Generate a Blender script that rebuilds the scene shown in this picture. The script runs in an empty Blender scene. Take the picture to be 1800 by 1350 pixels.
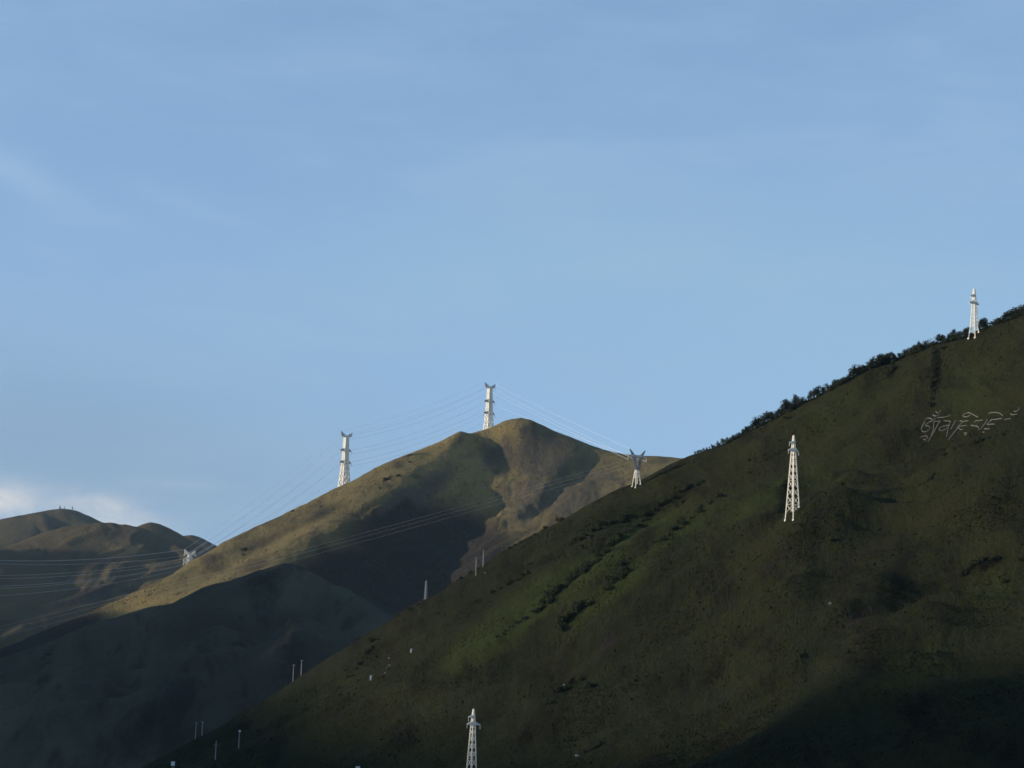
import bpy, math, random
import numpy as np
from mathutils import Matrix, Vector
random.seed(7); RNG = np.random.default_rng(7)
scene = bpy.context.scene
COL = scene.collection
R = math.radians

# ------------------------------------------------------------------ camera
FPX, PITCH, ROLL = 3898.0, R(10.0), R(2.0)           # focal length in photo pixels (1800 wide)
Fv = np.array([0, math.cos(PITCH), math.sin(PITCH)])
U0 = np.array([0, -math.sin(PITCH), math.cos(PITCH)]); R0 = np.array([1.0, 0, 0])
Rv = R0*math.cos(ROLL) + U0*math.sin(ROLL)
Uv = U0*math.cos(ROLL) - R0*math.sin(ROLL)
cd = bpy.data.cameras.new("Camera"); cam = bpy.data.objects.new("Camera", cd); COL.objects.link(cam)
cam.matrix_world = Matrix(((Rv[0], Uv[0], -Fv[0], 0), (Rv[1], Uv[1], -Fv[1], 0), (Rv[2], Uv[2], -Fv[2], 0), (0, 0, 0, 1)))
cd.sensor_fit = 'HORIZONTAL'; cd.sensor_width = 36; cd.lens = 36*FPX/1800
cd.clip_start = 1; cd.clip_end = 60000
scene.camera = cam

# ------------------------------------------------------------------ light and exposure
SUN_EL = R(11.5)
SUN_H = np.array([-math.cos(R(-7)), math.sin(R(-7))])      # horizontal direction towards the sun
SUN_P = np.array([-SUN_H[1], SUN_H[0]])*-1.0                 # across it (points away from the camera)
if SUN_P[1] < 0: SUN_P = -SUN_P
SUN_STRENGTH, SKY_STRENGTH, EXPOSURE = 2.15, 0.095, 1.2
sd = bpy.data.lights.new("sun", 'SUN'); so = bpy.data.objects.new("sun", sd); COL.objects.link(so)
sd.energy = SUN_STRENGTH; sd.angle = R(0.7); sd.color = (1.0, 0.86, 0.66)
sdir = Vector((SUN_H[0]*math.cos(SUN_EL), SUN_H[1]*math.cos(SUN_EL), math.sin(SUN_EL)))
so.rotation_euler = sdir.to_track_quat('Z', 'Y').to_euler()
world = bpy.data.worlds.new("World"); scene.world = world; world.use_nodes = True
wn, wl = world.node_tree.nodes, world.node_tree.links
wn.clear()
w_out = wn.new('ShaderNodeOutputWorld'); w_bg = wn.new('ShaderNodeBackground')
sky = wn.new('ShaderNodeTexSky'); sky.sky_type = 'NISHITA'; sky.sun_disc = False
sky.sun_elevation = SUN_EL; sky.sun_rotation = math.atan2(SUN_H[0], SUN_H[1])
sky.altitude = 3200; sky.air_density = 1.0; sky.dust_density = 0.6; sky.ozone_density = 1.5
w_bg.inputs['Strength'].default_value = SKY_STRENGTH
wl.new(w_bg.outputs[0], w_out.inputs[0])
vs = scene.view_settings
scene.display_settings.display_device = 'sRGB'
vs.view_transform = 'Standard'; vs.look = 'None'; vs.exposure = EXPOSURE; vs.gamma = 1.0; vs.use_curve_mapping = False

cy = scene.cycles
cy.use_denoising = True; cy.denoiser = 'OPENIMAGEDENOISE'; cy.denoising_input_passes = 'RGB_ALBEDO_NORMAL'; cy.denoising_prefilter = 'ACCURATE'; cy.use_adaptive_sampling = True; cy.adaptive_threshold = 0.012; cy.adaptive_min_samples = 48
cy.max_bounces = 4; cy.diffuse_bounces = 2; cy.glossy_bounces = 2; cy.volume_bounces = 1; cy.transparent_max_bounces = 4
cy.pixel_filter_type = 'BLACKMAN_HARRIS'; cy.filter_width = 1.6; cy.time_limit = 900

def pix_dir(px, py):
    d = FPX*Fv + (px-900)*Rv - (py-675)*Uv
    return d/np.linalg.norm(d)
def pix_at(px, py, rng):
    "point seen at photo pixel (px,py) whose HORIZONTAL distance from the camera is rng"
    d = pix_dir(px, py); return d*rng/math.hypot(d[0], d[1])

# clouds: thin veils and two low banks, laid out by world direction
def wmath(op, a, b=None, c=None):
    n = wn.new('ShaderNodeMath'); n.operation = op
    for i, v in enumerate((a, b, c)):
        if v is None: continue
        if isinstance(v, (int, float)): n.inputs[i].default_value = v
        else: wl.new(v, n.inputs[i])
    return n.outputs[0]
tc = wn.new('ShaderNodeTexCoord')
sepw = wn.new('ShaderNodeSeparateXYZ'); wl.new(tc.outputs['Generated'], sepw.inputs[0])
az_s = wmath('ARCTAN2', sepw.outputs[0], sepw.outputs[1])      # radians, 0 straight ahead
el_s = wmath('ARCSINE', sepw.outputs[2])
def wnoise(sx, sy, rot, scale, detail, rough, seed=0.0, dist=0.0):
    cmb = wn.new('ShaderNodeCombineXYZ'); wl.new(az_s, cmb.inputs[0]); wl.new(el_s, cmb.inputs[1]); cmb.inputs[2].default_value = seed
    mp = wn.new('ShaderNodeMapping'); mp.inputs['Rotation'].default_value = (0, 0, rot); mp.inputs['Scale'].default_value = (sx, sy, 1)
    wl.new(cmb.outputs[0], mp.inputs[0])
    n = wn.new('ShaderNodeTexNoise'); n.inputs['Scale'].default_value = scale; n.inputs['Detail'].default_value = detail
    n.inputs['Roughness'].default_value = rough; n.inputs['Distortion'].default_value = dist
    wl.new(mp.outputs[0], n.inputs['Vector']); return n.outputs['Fac']
def wsmooth(v, a, b):
    n = wn.new('ShaderNodeMapRange'); n.interpolation_type = 'SMOOTHSTEP'
    wl.new(v, n.inputs[0]); n.inputs[1].default_value = a; n.inputs[2].default_value = b
    return n.outputs[0]
def wblob(px, py, wx, wy, tilt=0.0):
    d = pix_dir(px, py); a0 = math.atan2(d[0], d[1]); e0 = math.asin(d[2])
    x = wmath('SUBTRACT', az_s, a0); y = wmath('SUBTRACT', el_s, e0)
    c, s = math.cos(tilt), math.sin(tilt)
    xr = wmath('ADD', wmath('MULTIPLY', x, c*FPX/wx), wmath('MULTIPLY', y, s*FPX/wx))
    yr = wmath('ADD', wmath('MULTIPLY', x, -s*FPX/wy), wmath('MULTIPLY', y, c*FPX/wy))
    q = wmath('ADD', wmath('MULTIPLY', xr, xr), wmath('MULTIPLY', yr, yr))
    return wmath('EXPONENT', wmath('MULTIPLY', q, -1.0))
veil = wmath('MULTIPLY', wsmooth(wnoise(2.2, 9, R(24), 3.0, 5, .55, 3.1, .6), .35, .85), .26)
veil2 = wmath('MULTIPLY', wsmooth(wnoise(5, 14, R(-8), 4.0, 6, .6, 7.7, .4), .4, .85), .09)
streak = wmath('MULTIPLY', wblob(20, 300, 120, 26, R(-20)), .20)
streak2 = wmath('MULTIPLY', wblob(330, 362, 140, 18, R(-14)), .07)
lown = wsmooth(wnoise(14, 26, R(-12), 3.0, 7, .6, 1.4, .5), .30, .66)
bank = wmath('ADD', wmath('ADD', wmath('MULTIPLY', wblob(-15, 876, 75, 27, 0), 1.0), wmath('MULTIPLY', wblob(195, 910, 70, 26, R(-16)), 1.1)),
             wmath('ADD', wmath('MULTIPLY', wblob(130, 905, 260, 50, 0), .18), wmath('MULTIPLY', wblob(330, 852, 90, 10, 0), .16)))
bank = wmath('MULTIPLY', bank, wmath('ADD', wmath('MULTIPLY', lown, .65), .35))
vv = wmath('ADD', wmath('ADD', wmath('ADD', veil, veil2), wmath('ADD', streak, streak2)), .56)
mixv = wn.new('ShaderNodeMix'); mixv.data_type = 'RGBA'
wl.new(vv, mixv.inputs[0]); wl.new(sky.outputs[0], mixv.inputs[6]); mixv.inputs[7].default_value = (1.24, 2.04, 3.16, 1)
def wmixc(prev, fac, col):
    m = wn.new('ShaderNodeMix'); m.data_type = 'RGBA'; m.clamp_factor = True; wl.new(fac, m.inputs[0]); wl.new(prev, m.inputs[6]); m.inputs[7].default_value = (*col, 1); return m.outputs[2]
grey_haze = wmixc(mixv.outputs[2], wmath('MULTIPLY', wblob(150, 830, 760, 230, R(-8)), .85), (1.17, 1.76, 2.45))
low_haze = wmixc(grey_haze, wmath('ADD', wmath('MULTIPLY', wblob(1500, 560, 560, 260), .55), wmath('MULTIPLY', wblob(800, 460, 420, 150, R(10)), .4)), (1.52, 2.40, 3.15))
wisps = wmixc(low_haze, wmath('ADD', wmath('MULTIPLY', wmath('ADD', veil, veil2), .9), wmath('MULTIPLY', wmath('ADD', streak, streak2), 1.6)), (1.85, 2.6, 3.3))
mixb = wn.new('ShaderNodeMix'); mixb.data_type = 'RGBA'; mixb.clamp_factor = True
wl.new(bank, mixb.inputs[0]); wl.new(wisps, mixb.inputs[6]); mixb.inputs[7].default_value = (3.2, 3.2, 3.2, 1)
wl.new(mixb.outputs[2], w_bg.inputs['Color'])
CLOUD_NODES = (mixv, mixb)

# ------------------------------------------------------------------ noise helpers (numpy)
def _h(ix, iy, seed):
    h = (ix.astype(np.int64)*374761393 + iy.astype(np.int64)*668265263 + seed*1442695041) & 0xffffffff
    h = ((h ^ (h >> 13))*1274126177) & 0xffffffff
    return ((h ^ (h >> 16)) & 0xffff)/65535.0*2*np.pi
def pn(x, y, seed=0):
    ix = np.floor(x); iy = np.floor(y); fx = x-ix; fy = y-iy
    u = fx*fx*fx*(fx*(fx*6-15)+10); v = fy*fy*fy*(fy*(fy*6-15)+10)
    def g(a, b):
        t = _h(ix+a, iy+b, seed); return np.cos(t)*(fx-a)+np.sin(t)*(fy-b)
    n0 = g(0, 0)*(1-u)+g(1, 0)*u; n1 = g(0, 1)*(1-u)+g(1, 1)*u
    return (n0*(1-v)+n1*v)*1.5
def fbm(x, y, o=4, seed=0, gain=.5):
    s = 0; a = 1
    for k in range(o):
        s = s+a*pn(x*2**k+k*17.3, y*2**k-k*9.1, seed+k*13); a *= gain
    return s
def ridged(x, y, o=4, seed=0, gain=.5):
    s = 0; a = 1
    for k in range(o):
        s = s+a*(np.abs(pn(x*2**k+k*7.7, y*2**k+k*3.3, seed+k*29))*2-.55); a *= gain
    return s
def smooth(x, a, b):
    t = np.clip((x-a)/(b-a), 0, 1); return t*t*(3-2*t)

# ------------------------------------------------------------------ object helpers
def tag(o, label=None, cat=None, group=None, kind=None):
    if label: o['label'] = label
    if cat: o['category'] = cat
    if group: o['group'] = group
    if kind: o['kind'] = kind
    return o
def obj(name, mesh, parent=None, mat=None):
    o = bpy.data.objects.new(name, mesh); COL.objects.link(o)
    if mat: mesh.materials.append(mat)
    if parent: o.parent = parent
    return o
def empty(name, loc=(0, 0, 0), yaw=0.0):
    o = bpy.data.objects.new(name, None); COL.objects.link(o); o.location = loc; o.rotation_euler = (0, 0, yaw)
    o.empty_display_size = 1; return o
def np_mesh(name, co, faces, smooth_shade=False):
    "co (n,3), faces (m,k) all of one size"
    me = bpy.data.meshes.new(name); co = np.asarray(co, np.float32); faces = np.asarray(faces, np.int32)
    me.vertices.add(len(co)); me.vertices.foreach_set('co', co.ravel())
    k = faces.shape[1]; me.loops.add(faces.size); me.loops.foreach_set('vertex_index', faces.ravel())
    me.polygons.add(len(faces)); me.polygons.foreach_set('loop_start', np.arange(0, faces.size, k, dtype=np.int32))
    me.polygons.foreach_set('use_smooth', np.full(len(faces), smooth_shade))
    me.update(calc_edges=True); return me
def add_attr(me, name, vals):
    a = me.attributes.new(name, 'FLOAT', 'POINT'); a.data.foreach_set('value', np.asarray(vals, np.float32).ravel())
def grid_faces(n, m):
    i = np.arange((n-1))[:, None]*m+np.arange(m-1)[None, :]
    return np.stack([i, i+1, i+m+1, i+m], -1).reshape(-1, 4)

# ------------------------------------------------------------------ materials
def new_mat(name):
    m = bpy.data.materials.new(name); m.use_nodes = True
    nt = m.node_tree; b = nt.nodes['Principled BSDF']; return m, nt, b
class NB:
    "small node-building helper"
    def __init__(s, nt): s.nt = nt; s.n = nt.nodes; s.l = nt.links
    def put(s, sock, v):
        if isinstance(v, bpy.types.NodeSocket): s.l.new(v, sock)
        else: sock.default_value = v
    def math(s, op, *a):
        n = s.n.new('ShaderNodeMath'); n.operation = op
        for i, v in enumerate(a): s.put(n.inputs[i], v)
        return n.outputs[0]
    def pos(s): return s.n.new('ShaderNodeTexCoord').outputs['Object']
    def mapping(s, v, scale=(1, 1, 1), rot=(0, 0, 0)):
        n = s.n.new('ShaderNodeMapping'); s.l.new(v, n.inputs[0]); n.inputs['Scale'].default_value = scale; n.inputs['Rotation'].default_value = rot
        return n.outputs[0]
    def noise(s, v, scale, detail=4, rough=.55, dist=0.0):
        n = s.n.new('ShaderNodeTexNoise'); s.l.new(v, n.inputs['Vector']); n.inputs['Scale'].default_value = scale
        n.inputs['Detail'].default_value = detail; n.inputs['Roughness'].default_value = rough; n.inputs['Distortion'].default_value = dist
        return n.outputs['Fac']
    def ss(s, v, a, b):
        n = s.n.new('ShaderNodeMapRange'); n.interpolation_type = 'SMOOTHSTEP'; s.put(n.inputs[0], v); n.inputs[1].default_value = a; n.inputs[2].default_value = b
        return n.outputs[0]
    def mix(s, f, a, b, mode='MIX'):
        n = s.n.new('ShaderNodeMix'); n.data_type = 'RGBA'; n.blend_type = mode; s.put(n.inputs[0], f); s.put(n.inputs[6], a); s.put(n.inputs[7], b)
        return n.outputs[2]
    def attr(s, name):
        n = s.n.new('ShaderNodeAttribute'); n.attribute_name = name; return n.outputs['Fac']
def c4(c, k=1.0): return (c[0]*k, c[1]*k, c[2]*k, 1)
def hill_mat(name, base, alt, green, dark, bare_shade, ang, scale=1.0, bump=0.5, streak=4.0, grain=.35):
    "grass hill: straw/green grass in drifts drawn out down the fall line, scrub in patches, exposed earth and painted shade where the attributes say"
    m, nt, b = new_mat(name); q = NB(nt); p = q.pos()
    flow = q.mapping(p, (1, 1.0/streak, 0.6), (0, 0, ang))
    n1 = q.noise(flow, .012*scale, 5, .6, .4); n2 = q.noise(p, .004*scale, 4, .6); n3 = q.noise(flow, .06*scale, 5, .62, .3)
    n4 = q.noise(p, .35*scale, 4, .7); n5 = q.noise(p, 1.4*scale, 3, .7)
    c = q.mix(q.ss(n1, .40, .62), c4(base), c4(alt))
    c = q.mix(q.ss(q.math('ADD', q.math('MULTIPLY', n2, .6), q.attr('veg_shade')), .42, .95), c, c4(green))
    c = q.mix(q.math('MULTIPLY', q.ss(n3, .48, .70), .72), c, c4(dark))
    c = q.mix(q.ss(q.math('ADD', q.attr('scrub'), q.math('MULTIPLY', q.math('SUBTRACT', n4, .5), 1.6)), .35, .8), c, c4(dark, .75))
    c = q.mix(q.ss(q.math('ADD', q.attr('bare_shade'), q.math('MULTIPLY', q.math('SUBTRACT', n3, .5), 1.2)), .4, .9), c, c4(bare_shade))
    g = q.math('ADD', 1-grain*.5-grain*.5, q.math('ADD', q.math('MULTIPLY', n4, grain), q.math('MULTIPLY', n5, grain)))
    hs = nt.nodes.new('ShaderNodeHueSaturation'); q.put(hs.inputs['Color'], c); q.put(hs.inputs['Value'], g)
    nt.links.new(hs.outputs[0], b.inputs['Base Color'])
    b.inputs['Roughness'].default_value = 1.0; b.inputs['Specular IOR Level'].default_value = 0.02
    bm = nt.nodes.new('ShaderNodeBump'); bm.inputs['Strength'].default_value = bump; bm.inputs['Distance'].default_value = 2.2/scale
    q.put(bm.inputs['Height'], q.math('ADD', q.math('MULTIPLY', n4, 1.0), q.math('ADD', q.math('MULTIPLY', n3, 2.0), q.math('MULTIPLY', n5, .35))))
    nt.links.new(bm.outputs[0], b.inputs['Normal']); return m
def plain_mat(name, col, rough=.6, metal=0.0, var=.15, scale=.8, spec=.3):
    m, nt, b = new_mat(name); q = NB(nt); n = q.noise(q.pos(), scale, 4, .6)
    nt.links.new(q.mix(n, c4(col, 1-var), c4(col, 1+var)), b.inputs['Base Color'])
    b.inputs['Roughness'].default_value = rough; b.inputs['Metallic'].default_value = metal; b.inputs['Specular IOR Level'].default_value = spec; return m
def leaf_mat(name, a, bcol):
    m, nt, b = new_mat(name); q = NB(nt); n = q.noise(q.pos(), .9, 3, .6); oi = nt.nodes.new('ShaderNodeObjectInfo')
    c = q.mix(q.ss(n, .35, .65), c4(a), c4(bcol)); hs = nt.nodes.new('ShaderNodeHueSaturation'); q.put(hs.inputs['Color'], c)
    q.put(hs.inputs['Value'], q.math('ADD', .75, q.math('MULTIPLY', oi.outputs['Random'], .5))); nt.links.new(hs.outputs[0], b.inputs['Base Color'])
    b.inputs['Roughness'].default_value = .8; b.inputs['Specular IOR Level'].default_value = .1; return m
STRAW, STRAW2 = (.205, .152, .066), (.160, .126, .060)
M = {}
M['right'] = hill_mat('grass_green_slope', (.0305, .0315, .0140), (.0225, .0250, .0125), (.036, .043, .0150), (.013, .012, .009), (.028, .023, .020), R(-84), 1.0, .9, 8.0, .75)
M['spur'] = hill_mat('grass_dark_spur', (.076, .070, .050), (.053, .050, .037), (.064, .070, .046), (.025, .024, .020), (.05, .042, .038), R(-50), .6, .5, 4.0, .35)
M['mount'] = hill_mat('grass_straw_mountain', STRAW, STRAW2, (.042, .036, .028), (.040, .034, .030), (.088, .074, .052), R(-20), .45, .5, 3.0, .35)  # green slot holds the dull tone used for the painted shade
M['far'] = hill_mat('grass_far_hill', (.105, .082, .045), (.080, .066, .040), (.060, .054, .036), (.044, .038, .034), (.07, .06, .055), R(10), .25, .5, 3.0, .3)
M['ground'] = hill_mat('valley_grass', (.06, .055, .025), (.05, .05, .022), (.045, .055, .02), (.03, .032, .018), (.06, .05, .04), 0, .5, .3, 2.0, .3)
M['steel'] = plain_mat('galvanised_steel', (.74, .70, .61), .5, 0.0, .08, .5)
M['steel_dull'] = plain_mat('weathered_shaded_steel', (.17, .19, .22), .6, 0.0, .12, .5)  # weathered grey, darkened further as painted shade on the big pylons' arms
M['insul'] = plain_mat('white_glazed_insulator', (.85, .85, .84), .25, 0.0, .03, 3)
M['cable'] = plain_mat('aluminium_cable', (.80, .82, .85), .5, .0, .05, .1)
M['cable_dull'] = plain_mat('weathered_cable', (.30, .30, .30), .6, .0, .05, .1)
M['concrete'] = plain_mat('pale_concrete', (.34, .33, .31), .8, 0.0, .15, 1.0)
M['whitebox'] = plain_mat('white_enamel', (.75, .75, .74), .5, 0.0, .04, 2)
M['cloth'] = plain_mat('white_cloth', (.72, .71, .68), .9, 0.0, .06, 3)
M['stone'] = plain_mat('pale_stone', (.15, .145, .13), .9, 0.0, .2, 1.2)
M['limewash'] = plain_mat('whitewashed_stone', (.21, .20, .175), .9, 0.0, .25, .35)
M['bark'] = plain_mat('dark_bark', (.05, .04, .03), .9, 0.0, .2, 2)
M['leaf_dark'] = leaf_mat('dark_foliage', (.022, .029, .014), (.044, .052, .022))
M['leaf_scrub'] = leaf_mat('scrub_foliage', (.026, .032, .015), (.044, .050, .022))
M['tuft_straw'] = leaf_mat('straw_tuft', (.10, .078, .036), (.16, .12, .054))
M['tuft'] = leaf_mat('grass_tuft', (.021, .020, .010), (.034, .032, .0145))

# ------------------------------------------------------------------ hills: polar height fields through surveyed points
HILLS = {}
def tps_fit(P, lam=1e-5):
    n = len(P); X = P[:, :2]/1000.; z = P[:, 2]/100.
    d2 = ((X[:, None]-X[None])**2).sum(-1); K = .5*d2*np.log(d2+1e-12)+lam*np.eye(n)
    A = np.zeros((n+3, n+3)); A[:n, :n] = K; A[:n, n] = 1; A[:n, n+1:] = X; A[n, :n] = 1; A[n+1:, :n] = X.T
    w = np.linalg.solve(A, np.concatenate([z, np.zeros(3)])); return X, w
def tps_eval(fit, x, y):
    X, w = fit; sh = x.shape; q = np.stack([x.ravel(), y.ravel()], -1)/1000.; out = np.empty(len(q))
    for s in range(0, len(q), 20000):
        c = q[s:s+20000]; d2 = ((c[:, None]-X[None])**2).sum(-1)
        out[s:s+20000] = (.5*d2*np.log(d2+1e-12))@w[:len(X)]+w[len(X)]+c@w[len(X)+1:]
    return out.reshape(sh)*100.
def upsample(zc, ac, rc, az, r):
    tmp = np.stack([np.interp(az, ac, zc[i]) for i in range(len(rc))])
    j = np.clip(np.searchsorted(rc, r)-1, 0, len(rc)-2); t = ((r-rc[j])/(rc[j+1]-rc[j]))[:, None]
    return tmp[j]*(1-t)+tmp[j+1]*t
def make_hill(key, name, crest, pts, az_rng, r_rng, d_az, d_r, mat, detail, back=.45, foot=None, lam=1e-5, attrs=None, label=None):
    """crest: (px,py,range) along the skyline of this hill; pts: further (px,py,range) on the slopes.
    detail(X,Y,below) adds gullies; below = metres under the crest."""
    az = np.arange(R(az_rng[0]), R(az_rng[1]), R(d_az)); r = np.arange(r_rng[0], r_rng[1], d_r)
    C = np.array([pix_at(*c) for c in crest]); P = [*C, *[pix_at(*p) for p in pts]]
    for c in C:                                            # the far side falls away behind the crest
        rr = math.hypot(c[0], c[1])
        for k, e in ((1.06, 1.0), (1.18, 1.05)):
            P.append(np.array([c[0]*k, c[1]*k, c[2]-back*e*rr*(k-1)]))
    if foot:
        P += [np.array(f, float) for f in foot]
    fit = tps_fit(np.array(P), lam)
    ac = np.linspace(az[0], az[-1], max(40, len(az)//6)); rc = np.linspace(r[0], r[-1], max(40, len(r)//4))
    zc = tps_eval(fit, np.sin(ac)[None]*rc[:, None], np.cos(ac)[None]*rc[:, None])
    z = upsample(zc, ac, rc, az, r)
    ca = np.arctan2(C[:, 0], C[:, 1]); ct = C[:, 2]/np.hypot(C[:, 0], C[:, 1]); o = np.argsort(ca)
    tgt = np.interp(az, ca[o], ct[o]); T = z/r[:, None]
    corr = tgt-T.max(0); k = 9; corr = np.convolve(np.pad(corr, k, mode='edge'), np.ones(2*k+1)/(2*k+1), 'valid')
    inside = smooth(az, ca.min()-R(2), ca.min())*(1-smooth(az, ca.max(), ca.max()+R(2)))
    z = z+(corr*inside)[None]*r[:, None]
    X = np.sin(az)[None]*r[:, None]; Y = np.cos(az)[None]*r[:, None]; HILLS[key] = dict(az=az, r=r, z=z, X=X, Y=Y)
    rcr = np.interp(az, ca[o], np.hypot(C[:, 0], C[:, 1])[o]); below = np.abs(rcr[None]-r[:, None])
    z = z+detail(X, Y, below)
    corr = tgt-(z/r[:, None]).max(0); k = 22; corr = np.convolve(np.pad(corr, k, mode='edge'), np.ones(2*k+1)/(2*k+1), 'valid')
    z = z+(corr*inside)[None]*r[:, None]                   # bring the skyline back to the surveyed one after roughening
    H = dict(az=az, r=r, z=z, X=X, Y=Y); HILLS[key] = H
    co = np.stack([X, Y, z], -1).reshape(-1, 3)
    me = np_mesh(name, co, grid_faces(len(r), len(az))[:, ::-1], True)
    # patches of vegetation, open ground and painted shade, given as (px,py,radius_x,radius_y,tilt) spots on the slope
    d = co; den = d@Fv; u = 900+FPX*(d@Rv)/den; v = 675-FPX*(d@Uv)/den
    rr = np.repeat(r, len(az))
    for nm in ('veg_shade', 'scrub', 'bare_shade'):
        a = np.zeros(len(co))
        for (px, py, wx, wy, tilt, amp) in (attrs or {}).get(nm, ()):
            c, s = math.cos(R(tilt)), math.sin(R(tilt)); dx, dy = u-px, v-py
            a = np.maximum(a, amp*np.exp(-((dx*c-dy*s)/wx)**2-((dx*s+dy*c)/wy)**2))
        add_attr(me, nm, a)
    o = obj(name, me, None, mat); tag(o, label, None, None, 'structure'); return o
def cast(key, px, py):
    "first point of hill met by the sight line through a photo pixel"
    H = HILLS[key]; d = pix_dir(px, py); a = math.atan2(d[0], d[1]); t = d[2]/math.hypot(d[0], d[1])
    j = (a-H['az'][0])/(H['az'][1]-H['az'][0]); j0 = int(np.clip(math.floor(j), 0, len(H['az'])-2)); f = j-j0
    col = H['z'][:, j0]*(1-f)+H['z'][:, j0+1]*f; T = col/H['r']-t
    w = np.nonzero(T >= 0)[0]
    i = w[0] if len(w) else int(T.argmax())
    rr = H['r'][i]
    if len(w) and i > 0: rr = H['r'][i-1]+(H['r'][i]-H['r'][i-1])*(-T[i-1]/(T[i]-T[i-1]+1e-9))
    z = np.interp(rr, H['r'], col); return np.array([math.sin(a)*rr, math.cos(a)*rr, z])
def height(key, x, y):
    H = HILLS[key]; a = math.atan2(x, y); rr = math.hypot(x, y)
    j = np.clip((a-H['az'][0])/(H['az'][1]-H['az'][0]), 0, len(H['az'])-1.001); i = np.clip((rr-H['r'][0])/(H['r'][1]-H['r'][0]), 0, len(H['r'])-1.001)
    j0, i0 = int(j), int(i); f, g = j-j0, i-i0; z = H['z']
    return float((z[i0, j0]*(1-f)+z[i0, j0+1]*f)*(1-g)+(z[i0+1, j0]*(1-f)+z[i0+1, j0+1]*f)*g)
def rot(X, Y, a):
    c, s = math.cos(a), math.sin(a); return X*c+Y*s, -X*s+Y*c

# --- the near green hillside
crest_r = [(150,1400,1180),(262,1342,1230),(342,1300,1260),(387,1277,1270),(440,1245,1290),(482,1220,1300),(516,1196,1310),(556,1171,1320),(632,1122,1340),
    (678,1095,1350),(709,1073,1360),(751,1052,1370),(800,1024,1390),(870,977,1430),(905,957,1460),(930,944,1480),(975,920,1530),(1012,900,1580),(1062,872,1650),
    (1112,849,1720),(1150,831,1760),(1175,817,1780),(1200,806,1790),(1250,788,1760),(1281,776,1730),(1311,760,1700),(1357,737,1660),(1403,713,1620),(1446,692,1590),
    (1485,669,1560),(1525,647,1530),(1568,633,1500),(1602,621,1475),(1641,604,1450),(1703,590,1420),(1727,577,1405),(1770,562,1385),(1800,551,1370),(1900,510,1340),(2020,465,1310)]
pts_r = [(1900,700,1150),(1800,739,1155),(1700,786,1155),(1600,835,1150),(1500,875,1145),(1430,897,1143),(1380,918,1140),(1300,966,1130),(1210,1030,1115),
    (1850,754,1190),(1750,800,1188),(1650,844,1184),(1550,886,1178),
    (1800,712,1225),(1700,752,1225),(1620,775,1230),(1520,830,1215),(1450,850,1220),(1640,650,1300),(1760,620,1280),(1540,700,1310),(1450,760,1300),(1350,820,1290),(1300,860,1270),(1200,900,1280),(1120,930,1290),
    (1000,1000,1230),(1400,1000,1100),(1600,1000,1075),(1800,1000,1055),(1000,1100,1160),(1200,1100,1100),(1400,1100,1045),(1600,1100,1010),(1800,1100,990),
    (850,1220,1130),(1000,1220,1085),(1200,1220,1035),(1400,1220,975),(1600,1220,945),(1800,1220,925),(450,1350,1180),(600,1350,1130),(830,1350,1040),(1000,1350,1000),(1200,1350,955),(1400,1350,905),(1600,1350,880),(1800,1350,860),(2000,1350,840),(2000,1000,1035),
    (700,1150,1250),(700,1250,1160),(600,1250,1190),(850,1100,1210)]
CR = [(150,1366),(800,1385),(1000,1405),(1200,1425),(1300,1410),(1400,1395),(1500,1380),(1600,1360),(1700,1340),(1800,1312),(2020,1260)]
crest_r = [(p[0], p[1], float(np.interp(p[0], [c[0] for c in CR], [c[1] for c in CR]))) for p in crest_r]
# spurs running down the slope: photo points along each crest, crest height, hollow depth behind it
RIBS = [([(1900,700),(1800,739),(1700,786),(1600,835),(1500,875),(1430,897),(1380,918),(1300,966),(1210,1030)], 7, 5.5), ([(1850,850),(1700,905),(1600,955),(1470,1035),(1350,1100),(1200,1190)], 5, 6), ([(1830,1000),(1700,1060),(1560,1150),(1430,1235),(1300,1330)], 4, 5),
        ([(1260,1015),(1180,1048),(1060,1115),(930,1190),(800,1275),(700,1340)], 3.4, 4), ([(1120,885),(1020,930),(930,990),(840,1040),(760,1090)], 2, 3), ([(1275,868),(1180,930),(1090,985),(1000,1045),(900,1105),(800,1165)], 2.2, 3), ([(720,1150),(640,1200),(560,1250),(470,1310)], 2.2, 3),
        ([(1500,930),(1400,985),(1290,1060),(1180,1125),(1080,1190)], 4, 5), ([(1760,950),(1640,1010),(1520,1080),(1400,1160),(1290,1240)], 3.5, 4.5), ([(1420,720),(1330,790),(1240,850),(1150,905)], 3, 4), ([(1010,1180),(920,1250),(830,1330)], 3, 5)]
def ribs(key, lines, X, Y, wob, wide):
    "rounded spurs with a hollow behind them, run along lines given as photo points"
    rib = np.zeros_like(X); AZ = np.arctan2(X, Y); RR = np.hypot(X, Y)
    for line, A, Gd in lines:
        q = np.linspace(0, len(line)-1, 40); ln = np.array(line, float); P = np.array([cast(key, np.interp(t, range(len(ln)), ln[:, 0]), np.interp(t, range(len(ln)), ln[:, 1])) for t in q])
        la = np.arctan2(P[:, 0], P[:, 1]); lr = np.hypot(P[:, 0], P[:, 1]); o = np.argsort(la); la, lr = la[o], lr[o]
        lr = np.convolve(np.pad(lr, 5, mode='edge'), np.ones(11)/11, 'valid')
        rs = np.interp(AZ, la, lr); sl = np.gradient(lr, la)/lr; k = 1/np.sqrt(1+np.interp(AZ, la, np.clip(sl, -3, 3))**2)
        far = (RR-rs)*k+wob; w_ = la[-1]-la[0]; fade = smooth(AZ, la[0], la[0]+.4*w_)*(1-smooth(AZ, la[-1]-.35*w_, la[-1]))
        rib += fade*(1.5*A*np.exp(-np.where(far > 0, far/(14*wide), far/(48*wide))**2)-1.4*Gd*np.exp(-((far-32*wide)/(20*wide))**2))
    return rib
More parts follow.
